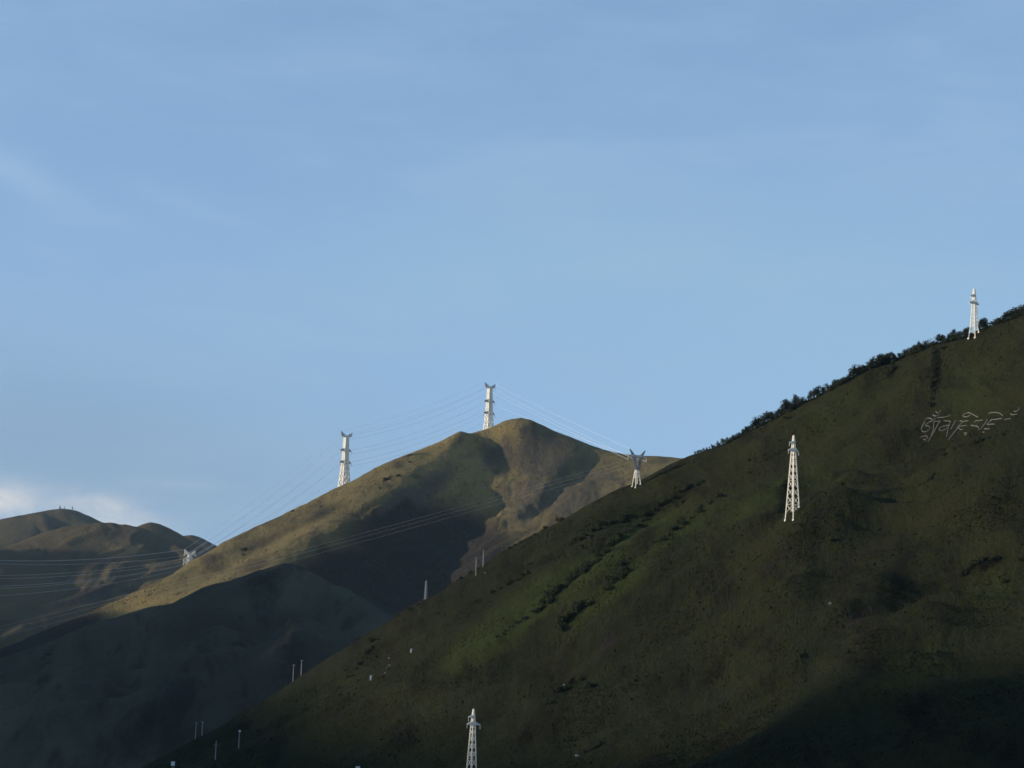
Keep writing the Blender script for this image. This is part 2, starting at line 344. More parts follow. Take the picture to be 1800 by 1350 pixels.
def det_right(X, Y, b):
    u = np.hypot(X, Y)+.10*30*np.logaddexp(0, (X-95)/30); v = X*1.25          # the folds run along the slope and a little towards the viewer on the right
    w = fbm(X/260, Y/260, 3, 5)*40; damp = smooth(b, 0, 120); wob = fbm(X/45, Y/45, 4, 19)*4
    rib = ribs('right', RIBS, X, Y, wob, 1.0)
    return ((ridged((u+w*.7)/120, v/420, 4, 3)*7*(.06+.94*damp)+ridged((u+w*.4)/46, v/300, 4, 9)*5.4*(.2+.8*damp)
            + ridged((u+w*.25)/17, v/130, 4, 17)*2.0)*(.45+.55*smooth(np.arctan2(X, Y), R(-1.5), R(3))) + fbm(X/22, Y/22, 4, 21)*.9 + rib*damp*(.3+.7*smooth(np.arctan2(X, Y), R(-1.5), R(3.5))))
G = dict(veg_shade=[(960,1045,150,30,34,1.),(1100,955,110,22,36,1.),(870,1115,110,30,36,.9),(1060,1050,120,18,38,.8),(1200,930,100,16,36,.7),(1330,880,90,16,36,.6),(1480,720,160,50,30,.4),(1700,680,90,80,0,.45),(1600,1180,160,60,32,.45),(1450,830,120,40,30,.35),(1740,1040,90,50,20,.5)],
         scrub=[(1060,905,120,14,32,.45),(900,985,110,12,30,.4),(1000,940,120,9,30,.4),(1085,1010,40,7,35,.5),(985,1040,60,7,40,.6),(1645,650,12,55,0,1.0),(1565,650,14,25,0,.8),(1200,870,110,22,35,.6),(1735,990,45,14,25,.9),
                (1320,1120,50,18,38,.6),(1250,1190,60,20,50,.7),(660,1150,26,60,-30,.5),(930,1290,60,26,60,.7),(1510,1050,60,12,35,.5),(1350,1210,60,30,30,.5),(1650,1100,90,16,32,.5)],
         bare_shade=[(460,1295,26,20,30,.9),(1080,1120,60,16,38,.9),(1010,1180,60,14,55,.6),(1370,980,80,20,33,.7),(1290,1060,90,18,38,.7),(1520,975,110,12,33,.8),(1500,1090,90,12,33,.8),(1700,820,160,30,25,.45),(1600,930,200,24,25,.5),(1745,600,8,30,0,.7)])
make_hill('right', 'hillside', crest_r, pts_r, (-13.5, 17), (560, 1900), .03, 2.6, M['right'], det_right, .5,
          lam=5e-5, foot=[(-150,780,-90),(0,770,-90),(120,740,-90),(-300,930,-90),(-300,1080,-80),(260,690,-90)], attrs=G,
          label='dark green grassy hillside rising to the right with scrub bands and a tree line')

# --- the shaded spur in front of the mountain
crest_s = [(-260,1240,1820),(-100,1195,1850),(0,1160,1880),(75,1132,1900),(150,1100,1930),(210,1084,1945),(250,1073,1955),(300,1058,1970),(345,1038,1980),(367,1029,1985),(400,1022,1990),(450,1005,1998),(470,995,2000),(487,990,2000),(505,992,1998),
           (520,996,1992),(545,1005,1985),(590,1025,1965),(640,1052,1940),(690,1085,1915),(760,1130,1880),(850,1190,1850)]
pts_s = [(0,1250,1640),(0,1350,1500),(-150,1350,1510),(200,1200,1700),(200,1340,1520),(400,1100,1830),(400,1200,1640),(400,1280,1550),(550,1080,1860),(550,1150,1720),(620,1110,1790),(300,1150,1770),(450,1050,1900),(700,1200,1700)]
SPUR_RIBS = [([(660,1062),(600,1052),(540,1078),(470,1112),(380,1152),(270,1205)], 9, 12), ([(470,1010),(420,1050),(340,1105),(240,1170)], 8, 11), ([(680,1110),(600,1145),(500,1195),(380,1255)], 8, 12), ([(250,1082),(180,1135),(100,1190),(20,1250)], 7, 10), ([(370,1190),(280,1240),(170,1300)], 8, 11), ([(600,1120),(520,1150),(420,1195),(320,1240)], 6, 9)]
def det_spur(X, Y, b):
    fall = np.array([math.sin(R(50)), math.cos(R(50))]); u = X*fall[1]-Y*fall[0]; v = X*fall[0]+Y*fall[1]
    w = fbm(X/300, Y/300, 3, 45)*50; damp = smooth(b, 0, 160)
    return ridged((u+w)/210, v/800, 5, 33, .55)*27*(.15+.85*damp)+ridged((u+w*.5)/60, v/300, 3, 37)*4*(.2+.8*damp)+ribs('spur', SPUR_RIBS, X, Y, fbm(X/90, Y/90, 3, 49)*14, 1.9)*damp+fbm(X/40, Y/40, 3, 51)*1.2
make_hill('spur', 'spur', crest_s, pts_s, (-19, 2), (1150, 2500), .045, 5.0, M['spur'], det_spur, .5,
          foot=[(-700,1050,-70),(-350,1100,-70),(-150,1150,-70),(50,1300,-60),(100,1600,-20)],
          attrs=dict(veg_shade=[(600,1040,80,20,-30,.5),(450,1060,120,30,20,.4)], scrub=[(430,1080,60,12,30,.4),(80,1160,20,40,-35,.5)]),
          label='low grassy spur lying in deep shade in front of the mountain')

# --- the central mountain
crest_m = [(-250,1240,2150),(-100,1180,2230),(0,1141,2300),(75,1110,2370),(142,1082,2430),(220,1050,2500),(325,995,2600),(382,959,2660),(430,935,2710),(500,903,2780),(560,873,2845),(610,849,2900),(680,812,2970),(740,788,3020),(790,771,3055),
           (815,765,3070),(832,758,3070),(850,752,3065),(870,743,3045),(890,738,3025),(915,737,3010),(940,741,3010),(975,757,3010),(1010,770,3005),(1040,785,3000),(1075,793,3005),(1110,800,3010),(1150,802,3020),(1185,803,3030),(1230,808,3040),(1400,830,3050),(1700,860,3050)]
pts_m = [(828,764,3035),(815,770,2995),(784,800,2945),(744,832,2880),(704,866,2800),(648,906,2700),(608,932,2620),(566,962,2520),(534,986,2440),(514,1004,2390),(470,1038,2300),
    (450,965,2600),(400,1000,2500),(300,1040,2420),(250,1062,2370),(540,905,2720),(480,940,2645),(630,866,2790),(690,833,2865),(750,798,2945),(790,779,2980),
    (845,800,2990),(880,795,2985),(950,800,2965),(1000,805,2965),(1040,808,2972),
    (778,850,2850),(830,850,2886),(875,850,2880),(930,848,2866),(1000,850,2848),(1080,850,2842),(1150,840,2880),
    (715,905,2718),(790,900,2768),(850,900,2822),(895,895,2790),(940,893,2762),(1000,900,2735),(1100,880,2750),
    (655,955,2592),(720,950,2652),(800,950,2695),(850,950,2655),(900,950,2620),(575,1005,2470),(640,1000,2535),(720,1000,2588),(800,1000,2530),(640,1050,2440),(720,1050,2460),(700,1110,2320),(900,1050,2350),(1200,1000,2400),(500,1100,2150),(200,1130,2200),(0,1200,2150)]
SPUR_LINE = np.array([pix_at(*p) for p in [(850,754,3065),(828,764,3035),(815,770,2995),(784,800,2945),(744,832,2880),(704,866,2800),(648,906,2700),(608,932,2620),(566,962,2520),(534,986,2440),(514,1004,2390),(470,1038,2300),(420,1086,2150)]])
def det_mount(X, Y, b):
    w = fbm(X/350, Y/350, 3, 75)*70; damp = smooth(b, 0, 220); rr = np.hypot(X, Y)
    lr = np.hypot(SPUR_LINE[:, 0], SPUR_LINE[:, 1]); la = np.arctan2(SPUR_LINE[:, 0], SPUR_LINE[:, 1]); o = np.argsort(lr)
    d = (np.arctan2(X, Y)-np.interp(rr, lr[o], la[o]))*rr+fbm(X/90, Y/90, 3, 91)*9         # metres right of the spur's crest
    east = smooth(d, -10, 60); up = smooth(rr, 2350, 2500)
    L2 = np.array([pix_at(*p) for p in [(1020,774,3000),(1010,782,2985),(990,805,2955),(965,840,2880),(940,875,2810),(915,905,2750)]])
    l2r = np.hypot(L2[:, 0], L2[:, 1]); l2a = np.arctan2(L2[:, 0], L2[:, 1]); o2 = np.argsort(l2r)
    d2 = (np.arctan2(X, Y)-np.interp(rr, l2r[o2], l2a[o2]))*rr+fbm(X/60, Y/60, 3, 95)*8
    rib = (np.exp(-np.where(d2 < 0, d2/45, d2/14)**2)*8-np.exp(-((d2-24)/16)**2)*5)*smooth(rr, 2720, 2800)*(1-smooth(rr, 2960, 3010))
    fall = np.array([math.sin(R(12)), math.cos(R(12))]); u = X*fall[1]-Y*fall[0]; v = X*fall[0]+Y*fall[1]
    return (ridged((u+w)/150, v/560, 5, 63, .55)*6.5*damp*(.06+.94*east)*(1-.55*smooth(d, 90, 200))+rib+ridged((u+w*.5)/45, v/200, 3, 66)*3.2*(.1+.9*damp)*(.10+.90*east)*(1-.5*smooth(d, 90, 200))
            +(np.sqrt(np.maximum(0, 1-np.where(d > -4, (d+4)/100, -(d+4)/85))**2+.002)*15)*up*smooth(b, 0, 90) + ridged((u+w*.3)/24, v/80, 4, 83)*2.4*smooth(d, 0, 18)*(1-smooth(d, 110, 190))*damp + fbm(X/50, Y/50, 4, 81)*1.4)
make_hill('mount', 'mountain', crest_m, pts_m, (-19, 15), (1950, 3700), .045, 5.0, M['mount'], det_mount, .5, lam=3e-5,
          attrs=dict(veg_shade=[(30,1140,180,50,25,1.0),(130,1100,70,22,25,.9),(562,905,52,12,28,.5),(480,945,80,12,26,.45),(740,950,150,70,0,.9),(640,1030,150,80,0,1.),(780,1010,130,70,0,.9),(700,900,60,30,30,.7),(850,980,120,50,0,.6),(1000,900,110,50,30,.4),(930,800,90,50,0,.35)],  # wide patches paint shade on the gullied face and lower left, beside real greenery
                     scrub=[(40,1130,170,36,25,.5),(590,893,36,4,25,.45),(680,842,14,4,25,1),(700,836,6,3,20,1),(430,965,10,4,20,1),(720,800,10,3,20,.8)],  # first patch deepens the painted shade at the lower left
                     bare_shade=[(760,850,70,30,40,.95),(690,884,50,14,38,.9),(955,800,140,70,0,.95),(925,875,80,70,20,.9),(1010,870,130,60,30,.85)]),  # first two are rock; the rest paint dimmer light on the summit face
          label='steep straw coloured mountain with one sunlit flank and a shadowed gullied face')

# --- the hills far to the left
def det_far(sd, amp, sc):
    def f(X, Y, b):
        w = fbm(X/600, Y/600, 3, sd)*150; damp = smooth(b, 0, 350)
        return ridged((X+w)/(330*sc), Y/(1300*sc), 5, sd+3)*amp*(.12+.88*damp)
    return f
make_hill('left', 'hill', [(-330,1010,4700),(-150,985,4800),(0,965,4900),(40,950,4960),(80,935,5020),(130,923,5070),(178,917,5100),(200,917,5110),(215,921,5115),(235,928,5120),(262,934,5120),(300,948,5100),(345,966,5070),(390,990,5040),(480,1040,4980)],
          [(0,1000,4550),(150,960,4800),(250,970,4750),(300,1000,4500),(0,1060,4100),(150,1030,4250),(0,1140,3600),(200,1080,3850),(330,1060,4000),(-250,1120,3700)],
          (-20, -4.5), (3350, 6300), .05, 14.0, M['far'], det_far(101, 30, 1.0), .4, attrs={}, label='broad rounded hill lit along its top beyond the mountain')
make_hill('peak', 'hill', [(60,985,5500),(150,958,5500),(210,940,5500),(235,929,5500),(250,921,5500),(262,918,5500),(270,917,5500),(285,923,5500),(300,930,5500),(325,943,5500),(355,962,5500),(420,1000,5500)],
          [(268,940,5350),(268,990,5050),(150,1000,5100),(400,1040,5100)], (-14.5, -5), (4900, 6400), .05, 16.0, M['far'], det_far(131, 12, .6), .45, attrs={}, label='small pointed hill behind the broad lit hill')
make_hill('knoll', 'hill', [(220,985,6200),(290,955,6200),(315,943,6200),(330,940,6200),(342,940,6200),(360,948,6200),(385,961,6200),(450,995,6200)],
          [(340,965,6050),(340,1010,5700),(220,1030,5700),(450,1040,5700)], (-13, -5), (5500, 7000), .06, 18.0, M['far'], det_far(151, 10, .6), .45, attrs={}, label='low bluish knoll just above the foot of the mountain ridge')
make_hill('mast', 'hill', [(-300,985,7400),(-120,942,7450),(0,914,7500),(33,907,7500),(75,898,7500),(100,895,7500),(117,894,7500),(128,896,7500),(143,901,7500),(160,908,7500),(178,917,7500),(230,945,7500),(330,1000,7500)],
          [(0,960,7000),(100,940,7100),(0,1010,6500),(150,1000,6600),(-200,1040,6500),(300,1060,6600)], (-20, -6), (6200, 9000), .06, 20.0, M['far'], det_far(171, 26, 1.0), .4, attrs={}, label='farthest grey blue hill with masts on its top')

# ------------------------------------------------------------------ valley floor and the mountain across the valley that shades it
gx = np.concatenate([np.linspace(-9000, -1200, 40), np.linspace(-1100, 1100, 111), np.linspace(1200, 9000, 40)])
gy = np.concatenate([np.linspace(-5000, -1200, 20), np.linspace(-1100, 1500, 131), np.linspace(1600, 12000, 60)])
GX, GY = np.meshgrid(gx, gy)
GZ = -75+fbm(GX/700, GY/700, 4, 201)*8+73.3*np.exp(-((GX**2+GY**2)/190.0**2))
me = np_mesh('ground', np.stack([GX, GY, GZ], -1).reshape(-1, 3), grid_faces(len(gy), len(gx)), True)
for nm in ('veg_shade', 'scrub', 'bare_shade'): add_attr(me, nm, np.zeros(GX.size))
tag(obj('ground', me, None, M['ground']), 'grassy valley floor below the hills', None, None, 'structure')

def sun_ab(P):
    h = P[0]*SUN_H[0]+P[1]*SUN_H[1]; return P[0]*SUN_P[0]+P[1]*SUN_P[1], P[2]*math.cos(SUN_EL)-h*math.sin(SUN_EL)
PROBE = [('right',1800,1090),('right',1650,1155),('right',1500,1235),('right',1400,1290),('right',1300,1345),('right',830,1345),('right',830,1250),('right',1000,1345),('right',1000,1200),('right',850,1100),('right',700,1100),('right',760,1060),('right',900,1000),('right',1000,930),('right',1112,860),('right',520,1200),('right',300,1330),
         ('spur',0,1300),('spur',0,1180),('spur',250,1080),('spur',487,992),('spur',600,1040),('spur',690,1090),
         ('mount',150,1085),('mount',250,1070),('mount',0,1145),('mount',515,990),('mount',600,990),('mount',700,980),('mount',760,1000),('mount',820,950),('mount',700,1070),
         ('left',0,1000),('left',150,1000),('left',300,985),('left',0,1100)]
for k, px, py in PROBE:
    P = cast(k, px, py); a, b = sun_ab(P); print('PROBE', k, px, py, 'P', np.round(P).astype(int), 'a %.0f b %.0f' % (a, b))
EDGE = [('right',1800,1090),('right',1650,1155),('right',1500,1235),('right',1400,1290),('right',1300,1345)]   # where its shadow ends on each hill
EDGE4 = [('right',1150,1347),('right',1000,1345),('right',840,1348),('right',700,1290),('right',580,1265)]; e_ab = [sun_ab(cast(*e)) for e in EDGE4]
EDGE2 = [('mount',250,1070),('mount',150,1085)]; m2 = sun_ab(cast('mount', 146, 1083.5)); EDGE3 = [('left',0,1005),('left',150,1000),('left',300,985)]
ab = [sun_ab(cast(*e)) for e in EDGE]; sp = max(sun_ab(cast('spur', x, y))[1] for x, y in ((487,992),(600,1040)))
m_ab = [sun_ab(cast(*e)) for e in EDGE2]; l_ab = [sun_ab(cast(*e)) for e in EDGE3]; spa = sun_ab(cast('spur', 487, 992))[0]
am = sum(p[0] for p in ab)/len(ab)
CAST = [(-2600, 120), (-1200, 260), (-200, 330), (am-60, 200), (am-34, 165), (am+30, 46)]+e_ab+[(max(e_ab)[0]+120, max(e_ab)[1]+6), (1550, 60), (spa-150, sp-6), (spa+60, sp+14)]+m_ab+[(m2[0], m2[1]-1), (m2[0]+300, m2[1]-6), (3300, m2[1]-60)]+l_ab+[(5200, 150)]
CAST.sort(); print('CAST', np.round(CAST).tolist())
def build_caster():
    a = np.linspace(-2600, 5200, 700); b = np.interp(a, [c[0] for c in CAST], [c[1] for c in CAST])
    b = b+fbm(a/160, a*0+3.3, 4, 301)*5
    hc = 3400+fbm(a/1500, a*0+1.7, 2, 311)*60
    zc = (b+hc*math.sin(SUN_EL))/math.cos(SUN_EL)
    s = np.concatenate([-np.linspace(2600, 0, 50, endpoint=False)**1, np.linspace(0, 2600, 50)])
    S, A = np.meshgrid(s, a); ZC = zc[:, None]; HC = hc[:, None]+S
    prof = ZC-np.abs(S)*.62+fbm(A/500, S/500, 5, 321)*70*smooth(np.abs(S), 0, 700)
    Xc = A*SUN_P[0]+HC*SUN_H[0]; Yc = A*SUN_P[1]+HC*SUN_H[1]
    prof = np.maximum(prof, -90)
    me = np_mesh('mountain', np.stack([Xc, Yc, prof], -1).reshape(-1, 3), grid_faces(len(a), len(s)), True)
    for nm in ('veg_shade', 'scrub', 'bare_shade'): add_attr(me, nm, np.zeros(S.size))
    tag(obj('mountain', me, None, M['mount']), 'long mountain on the sunward side of the valley that shades its floor', None, None, 'structure')
build_caster()

# ------------------------------------------------------------------ steelwork helpers
class MB:
    "collects square bars and drums, then links them as ONE mesh object"
    def __init__(s): s.v = []; s.f = []
    def bar(s, a, b, w, w2=None):
        a = np.array(a, float); b = np.array(b, float); d = b-a; L = np.linalg.norm(d)
        if L < 1e-6: return
        d /= L; t = np.array([0, 0, 1.0]) if abs(d[2]) < .9 else np.array([1.0, 0, 0])
        x = np.cross(t, d); x /= np.linalg.norm(x); y = np.cross(d, x); n = len(s.v); w2 = w if w2 is None else w2
        for p, ww in ((a, w), (b, w2)):
            for i, j in ((-1, -1), (1, -1), (1, 1), (-1, 1)): s.v.append(p+x*i*ww/2+y*j*ww/2)
        s.f += [[n+i, n+(i+1) % 4, n+4+(i+1) % 4, n+4+i] for i in range(4)]+[[n+3, n+2, n+1, n], [n+4, n+5, n+6, n+7]]
    def drum(s, a, b, r1, r2=None, k=8):
        a = np.array(a, float); b = np.array(b, float); d = b-a; d /= np.linalg.norm(d); r2 = r1 if r2 is None else r2
        t = np.array([0, 0, 1.0]) if abs(d[2]) < .9 else np.array([1.0, 0, 0]); x = np.cross(t, d); x /= np.linalg.norm(x); y = np.cross(d, x); n = len(s.v)
        for p, r in ((a, r1), (b, r2)):
            for i in range(k): q = 2*math.pi*i/k; s.v.append(p+(x*math.cos(q)+y*math.sin(q))*r)
        s.f += [[n+i, n+(i+1) % k, n+k+(i+1) % k, n+k+i] for i in range(k)]
        for base, sg in ((n, -1), (n+k, 1)):
            c = len(s.v); s.v.append(np.mean(s.v[base:base+k], axis=0))
            for i in range(k):
                q = [base+i, base+(i+1) % k, c]; s.f.append(q if sg > 0 else q[::-1])
    def build(s, name, mat, parent=None):
        me = bpy.data.meshes.new(name); me.from_pydata([tuple(p) for p in s.v], [], s.f); me.update(); return obj(name, me, parent, mat)
def insulator(p, drop, r, parent, out=(0, 0, 0), name='insulator'):
    m = MB(); p = np.array(p, float); e = p+np.array(out, float)+np.array([0, 0, -drop])
    n = 6; m.bar(p, e, r*.35)
    for i in range(n):
        a = p+(e-p)*(i+.25)/n; b = p+(e-p)*(i+.75)/n; m.drum(a, b, r, r*.6, 8)
    m.build(name, M['insul'], parent); return e
def lattice(profile, panels, leg_w, br_w, parent, feet=None, mat='steel', horiz=1):
    """square four-legged body: profile = [(z, half side)], panels = z of every brace node; legs are parts, bracing is one part"""
    zs = [p[0] for p in profile]; hs = [p[1] for p in profile]
    hw = lambda z: float(np.interp(z, zs, hs))
    cn = [(-1, -1), (1, -1), (1, 1), (-1, 1)]
    for k, (i, j) in enumerate(cn):
        m = MB(); pts = [np.array([i*h, j*h, z]) for z, h in profile]
        if feet is not None:                                   # run each leg down to the slope under it
            d = pts[0]-pts[1]; t = (feet[k]-pts[0][2])/d[2]; pts[0] = pts[0]+d*t
        for a, b in zip(pts[:-1], pts[1:]): m.bar(a, b, leg_w)
        if feet is not None: m.bar(pts[0]+np.array([0, 0, -.5]), pts[0]+np.array([0, 0, .35]), leg_w*2.2)
        m.build('leg', M[mat], parent)
    m = MB()
    for n_, (z0, z1) in enumerate(zip(panels[:-1], panels[1:])):
        a, b = hw(z0), hw(z1)
        for k in range(4):
            (i, j), (i2, j2) = cn[k], cn[(k+1) % 4]
            m.bar((i*a, j*a, z0), (i2*b, j2*b, z1), br_w); m.bar((i2*a, j2*a, z0), (i*b, j*b, z1), br_w)
            if horiz and n_ % horiz == 0: m.bar((i*b, j*b, z1), (i2*b, j2*b, z1), br_w)
    m.build('bracing', M[mat], parent); return hw
def arm_mesh(z, dz, h, L, side, w, mat, parent, tip_up=0.0, name='cross_arm', plate=None):
    "triangular lattice arm: two bottom chords and two top chords meeting at the tip"
    m = MB(); tip = np.array([side*(h+L), 0, z+tip_up])
    for j in (-1, 1):
        m.bar((side*h, j*h, z), tip, w); m.bar((side*h, j*h, z+dz), tip, w)
        k = 4
        for q in range(k):
            a = np.array([side*h, j*h, z]); b = np.array([side*h, j*h, z+dz]); t0, t1 = q/k, (q+1)/k
            m.bar(a+(tip-a)*t0, b+(tip-b)*t1, w*.7); m.bar(b+(tip-b)*t0, a+(tip-a)*t0, w*.7)
    for q in range(4):
        t0 = q/4; a = np.array([side*h, -h, z]); b = np.array([side*h, h, z]); m.bar(a+(tip-a)*t0, b+(tip-b)*t0, w*.7)
    m.build(name, M[mat], parent); return tip
def zpix(P, px, py):
    "height at which an upright thing standing at P is seen at photo row py (column px)"
    d = pix_dir(px, py); return math.hypot(P[0], P[1])*d[2]/math.hypot(d[0], d[1])
def to_world(o_loc, yaw, p):
    c, s = math.cos(yaw), math.sin(yaw); return np.array([o_loc[0]+p[0]*c-p[1]*s, o_loc[1]+p[0]*s+p[1]*c, o_loc[2]+p[2]])
def feet_of(key, loc, yaw, h):
    return [height(key, *to_world(loc, yaw, (i*h, j*h, 0))[:2])-loc[2]-.2 for i, j in ((-1, -1), (1, -1), (1, 1), (-1, 1))]

# --- slim pylons with one pointed head on the near hillside
def slim_pylon(px, py, tx, ty, base_px, arm_px, split=0.0, label='', long_arm=1.0, yaw=R(42)):
    P = cast('right', px, py); H = zpix(P, tx, ty)-P[2]; mpp = math.hypot(P[0], P[1])/FPX
    root = empty('lattice_pylon', tuple(P), yaw); tag(root, label, 'pylon', 'slim white lattice pylons on the green hillside')
    hb, hc, ht = base_px*mpp/2/1.414, 7.6*mpp/2/1.414, 2.4*mpp/2/1.414; za = H-arm_px*mpp
    prof = [(0, hb), (za, hc), (H, ht)]
    if split: prof = [(0, hb*1.18), (split*H, hb*.86), (za, hc), (H, ht)]
    n = max(9, int(round((za)/(2.3*hb*.8)))); tt = np.linspace(0, 1, n+1); zs = [za*(1-(1-t)**1.25) for t in tt]
    if split: zs = [split*H]+[z for z in zs if z > split*H+1.0]
    lattice(prof, zs+[za+(H-za)*k for k in (.2, .4, .6, .8, 1)], max(.30, 1.25*mpp), max(.15, .52*mpp), root, feet_of('right', P, yaw, hb), horiz=3)
    m = MB(); m.bar((0, 0, H-1.2), (0, 0, H+.5), ht*1.6, ht*.9); m.build('peak', M['steel'], root)
    w = .42; L = 11.0*mpp; tips = []
    for side in (-1, 1):
        tip = arm_mesh(za, 4.2*mpp, hc, L*(long_arm if side > 0 else 1), side, w, 'steel', root)
        tips.append(insulator(tip, 1.9, .16, root))
    zu = H-13.5*mpp; tip = arm_mesh(zu, 3.2*mpp, hc*.6, 9.5*mpp, -1, w*.9, 'steel', root); tips.append(insulator(tip, 1.9, .16, root))
    return root, P
slim_pylon(1393.5, 902, 1394, 766, 24, 27, 0, 'tall slim white pylon standing alone midway up the green slope')
slim_pylon(1712.5, 589, 1711, 508, 15, 26, .17, 'slim white pylon with spread feet rising above the tree line against the sky')
slim_pylon(827, 1398, 831, 1247, 22, 26, 0, 'slim cream pylon low on the slope with its foot cut off by the photo edge', 1.25)

# --- big pylons with three pairs of arms on the mountain ridge
BIG = {}
def big_pylon(key, px, r_base, tx, ty, label, wid=1.0, arm_mat='steel_dull', yaw=R(37), base_y=800, drop=(28, 50)):
    d = pix_dir(px, base_y); a = math.atan2(d[0], d[1]); P = np.array([math.sin(a)*r_base, math.cos(a)*r_base, 0]); P[2] = height('mount', P[0], P[1])
    H = zpix(P, tx, ty)-P[2]; mpp = r_base/FPX
    root = empty('transmission_tower', tuple(P), yaw); tag(root, label, 'pylon', 'big three armed pylons on the mountain')
    zt, zm, zl = H, H-drop[0]*mpp*.97, H-drop[1]*mpp*.97
    ht, hl, hb = 7.2*mpp/2.83*wid, 11.4*mpp/2.83*wid, 21*mpp/2.83*wid
    prof = [(0, hb+max(0, (zl-45*mpp))*.06), (zl, hl), (H, ht)]
    zs = [0]; z = 0
    while z < H-3: z += max(3.3, 1.75*float(np.interp(z, [0, zl, H], [hb, hl, ht])) * (1.0 if z < zl else .85)); zs.append(min(z, H))
    lattice(prof, zs, 1.35, .9, root, feet_of('mount', P, yaw, hb), horiz=1)
    m = MB(); m.bar((0, 0, H-2.5), (0, 0, H+.3), ht*1.7, ht*1.5); m.build('head', M['steel'], root)
    tips = {}
    L = 9.0*mpp
    for side in (-1, 1):
        m = MB()                                              # raised wing of the head: earth wire horn above a phase arm
        tu = np.array([side*(ht+L*1.02), 0, H+6.5*mpp]); tl = np.array([side*(ht+L*.92), 0, H+.3*mpp])
        for j in (-1, 1):
            m.bar((side*ht, j*ht, H), tu, .5); m.bar((side*ht, j*ht, H-3.5*mpp), tl, .5)
            for q in range(4):
                t = q/3.; p0 = np.array([side*ht, j*ht, H]); p1 = np.array([side*ht, j*ht, H-3.5*mpp])
                m.bar(p0+(tu-p0)*t, p1+(tl-p1)*t, .42); m.bar(p0+(tu-p0)*t, p1+(tl-p1)*min(1, t+.33), .36)
        m.bar(tu, tl, .5); m.build('wing', M[arm_mat], root)
        tips['e%d' % side] = to_world(P, yaw, tu); tips['t%d' % side] = to_world(P, yaw, insulator(tl, 3.2, .75, root, (side*.8, 0, 0)))
        for nm, z, h in (('m', zm, float(np.interp(zm, [zl, H], [hl, ht]))), ('l', zl, hl)):
            tip = arm_mesh(z, 4.6*mpp, h, L*.98-(h-ht)*.55, side, .52, arm_mat, root)
            tips[nm+'%d' % side] = to_world(P, yaw, insulator(tip, 3.2, .75, root, (side*.8, 0, 0)))
    BIG[key] = tips; return root
big_pylon('top', 857, 3105, 857.5, 680, 'brightest big white pylon just left of the mountain summit')
big_pylon('mid', 607.5, 2925, 612, 766, 'big white pylon halfway down the sunlit ridge with dark winged head')
big_pylon('low', 331, 2645, 329.5, 973, 'half hidden pylon at the foot of the ridge with only its top showing', .62, 'steel', R(37), 1020, (10, 17))

# --- the cup shaped pylon on the saddle
def cup_pylon():
    P = cast('right', 1119, 853); mpp = math.hypot(P[0], P[1])/FPX; yaw = R(30)
    root = empty('cup_pylon', tuple(P), yaw); tag(root, 'grey pylon with cup shaped head and two horns right of the peak', 'pylon')
    zb = 50.5*mpp; zw = 27*mpp; hb = 15*mpp/2.83; hw = 7*mpp/2.83
    lattice([(0, hb), (zw, hw)], [zw*.42, zw*.7, zw], .42, .2, root, feet_of('right', P, yaw, hb))
    xc = 3.3*mpp/.362; xb = 7.0*mpp/.362; ht = .55
    for side in (-1, 1):
        m = MB()
        for j in (-1, 1):
            a0 = np.array([side*hw, j*hw, zw]); a1 = np.array([side*xc*1.15, j*ht, zb]); b0 = np.array([side*.15, j*hw, zw]); b1 = np.array([side*(xc-1.3), j*ht, zb])
            m.bar(a0, a1, .36); m.bar(b0, b1, .36)
            for q in range(6): m.bar(a0+(a1-a0)*q/6, b0+(b1-b0)*(q+1)/6, .2); m.bar(b0+(b1-b0)*q/6, a0+(a1-a0)*q/6, .2)
        m.build('cup_side', M['steel_dull'], root)
        m = MB()
        for j in (-1, 1):
            tip = np.array([side*5.9*mpp/.362, j*.1, zb+13*mpp]); m.bar((side*xc*1.15, j*ht, zb+.9), tip, .42); m.bar((side*(xc-1.0), j*ht, zb+.9), tip, .36)
        m.build('horn', M['steel_dull'], root)
    m = MB()
    for j in (-1, 1):
        for z in (zb, zb+1.0): m.bar((-xb, j*ht*.6, zb+.5), (-xb*.55, j*ht, z), .3); m.bar((xb, j*ht*.6, zb+.5), (xb*.55, j*ht, z), .3); m.bar((-xb*.55, j*ht, z), (xb*.55, j*ht, z), .34)
        for q in range(-6, 6): m.bar((xb*q/11, j*ht, zb), (xb*(q+1)/11, j*ht, zb+1.0), .2)
    m.build('beam', M['steel'], root)
    tips = {}
    for k, x in (('a', -xb), ('b', 0), ('c', xb)): tips[k] = to_world(P, yaw, insulator((x, 0, zb), 2.2, .22, root))
    for side in (-1, 1): tips['e%d' % side] = to_world(P, yaw, (side*5.9*mpp/.362, 0, zb+13*mpp))
    BIG['cup'] = tips
cup_pylon()

# --- cables
def cable(a, b, sag, rad, label, group, n=40, mat='cable'):
    a = np.array(a, float); b = np.array(b, float); t = np.linspace(0, 1, n+1)[:, None]
    c = a*(1-t)+b*t; c[:, 2] -= 4*sag*(t*(1-t))[:, 0]
    d = (b-a)/np.linalg.norm(b-a); x = np.cross(d, [0, 0, 1]); x /= np.linalg.norm(x); y = np.cross(x, d); k = 5
    ring = np.stack([x*math.cos(2*math.pi*i/k)+y*math.sin(2*math.pi*i/k) for i in range(k)])*rad
    co = (c[:, None]+ring[None]).reshape(-1, 3)
    f = [[i*k+j, i*k+(j+1) % k, (i+1)*k+(j+1) % k, (i+1)*k+j] for i in range(n) for j in range(k)]
    o = obj('power_cable', np_mesh('power_cable', co, f, True), None, M[mat]); tag(o, label, 'power cable', group)
T, MI, LO, CU = BIG['top'], BIG['mid'], BIG['low'], BIG['cup']
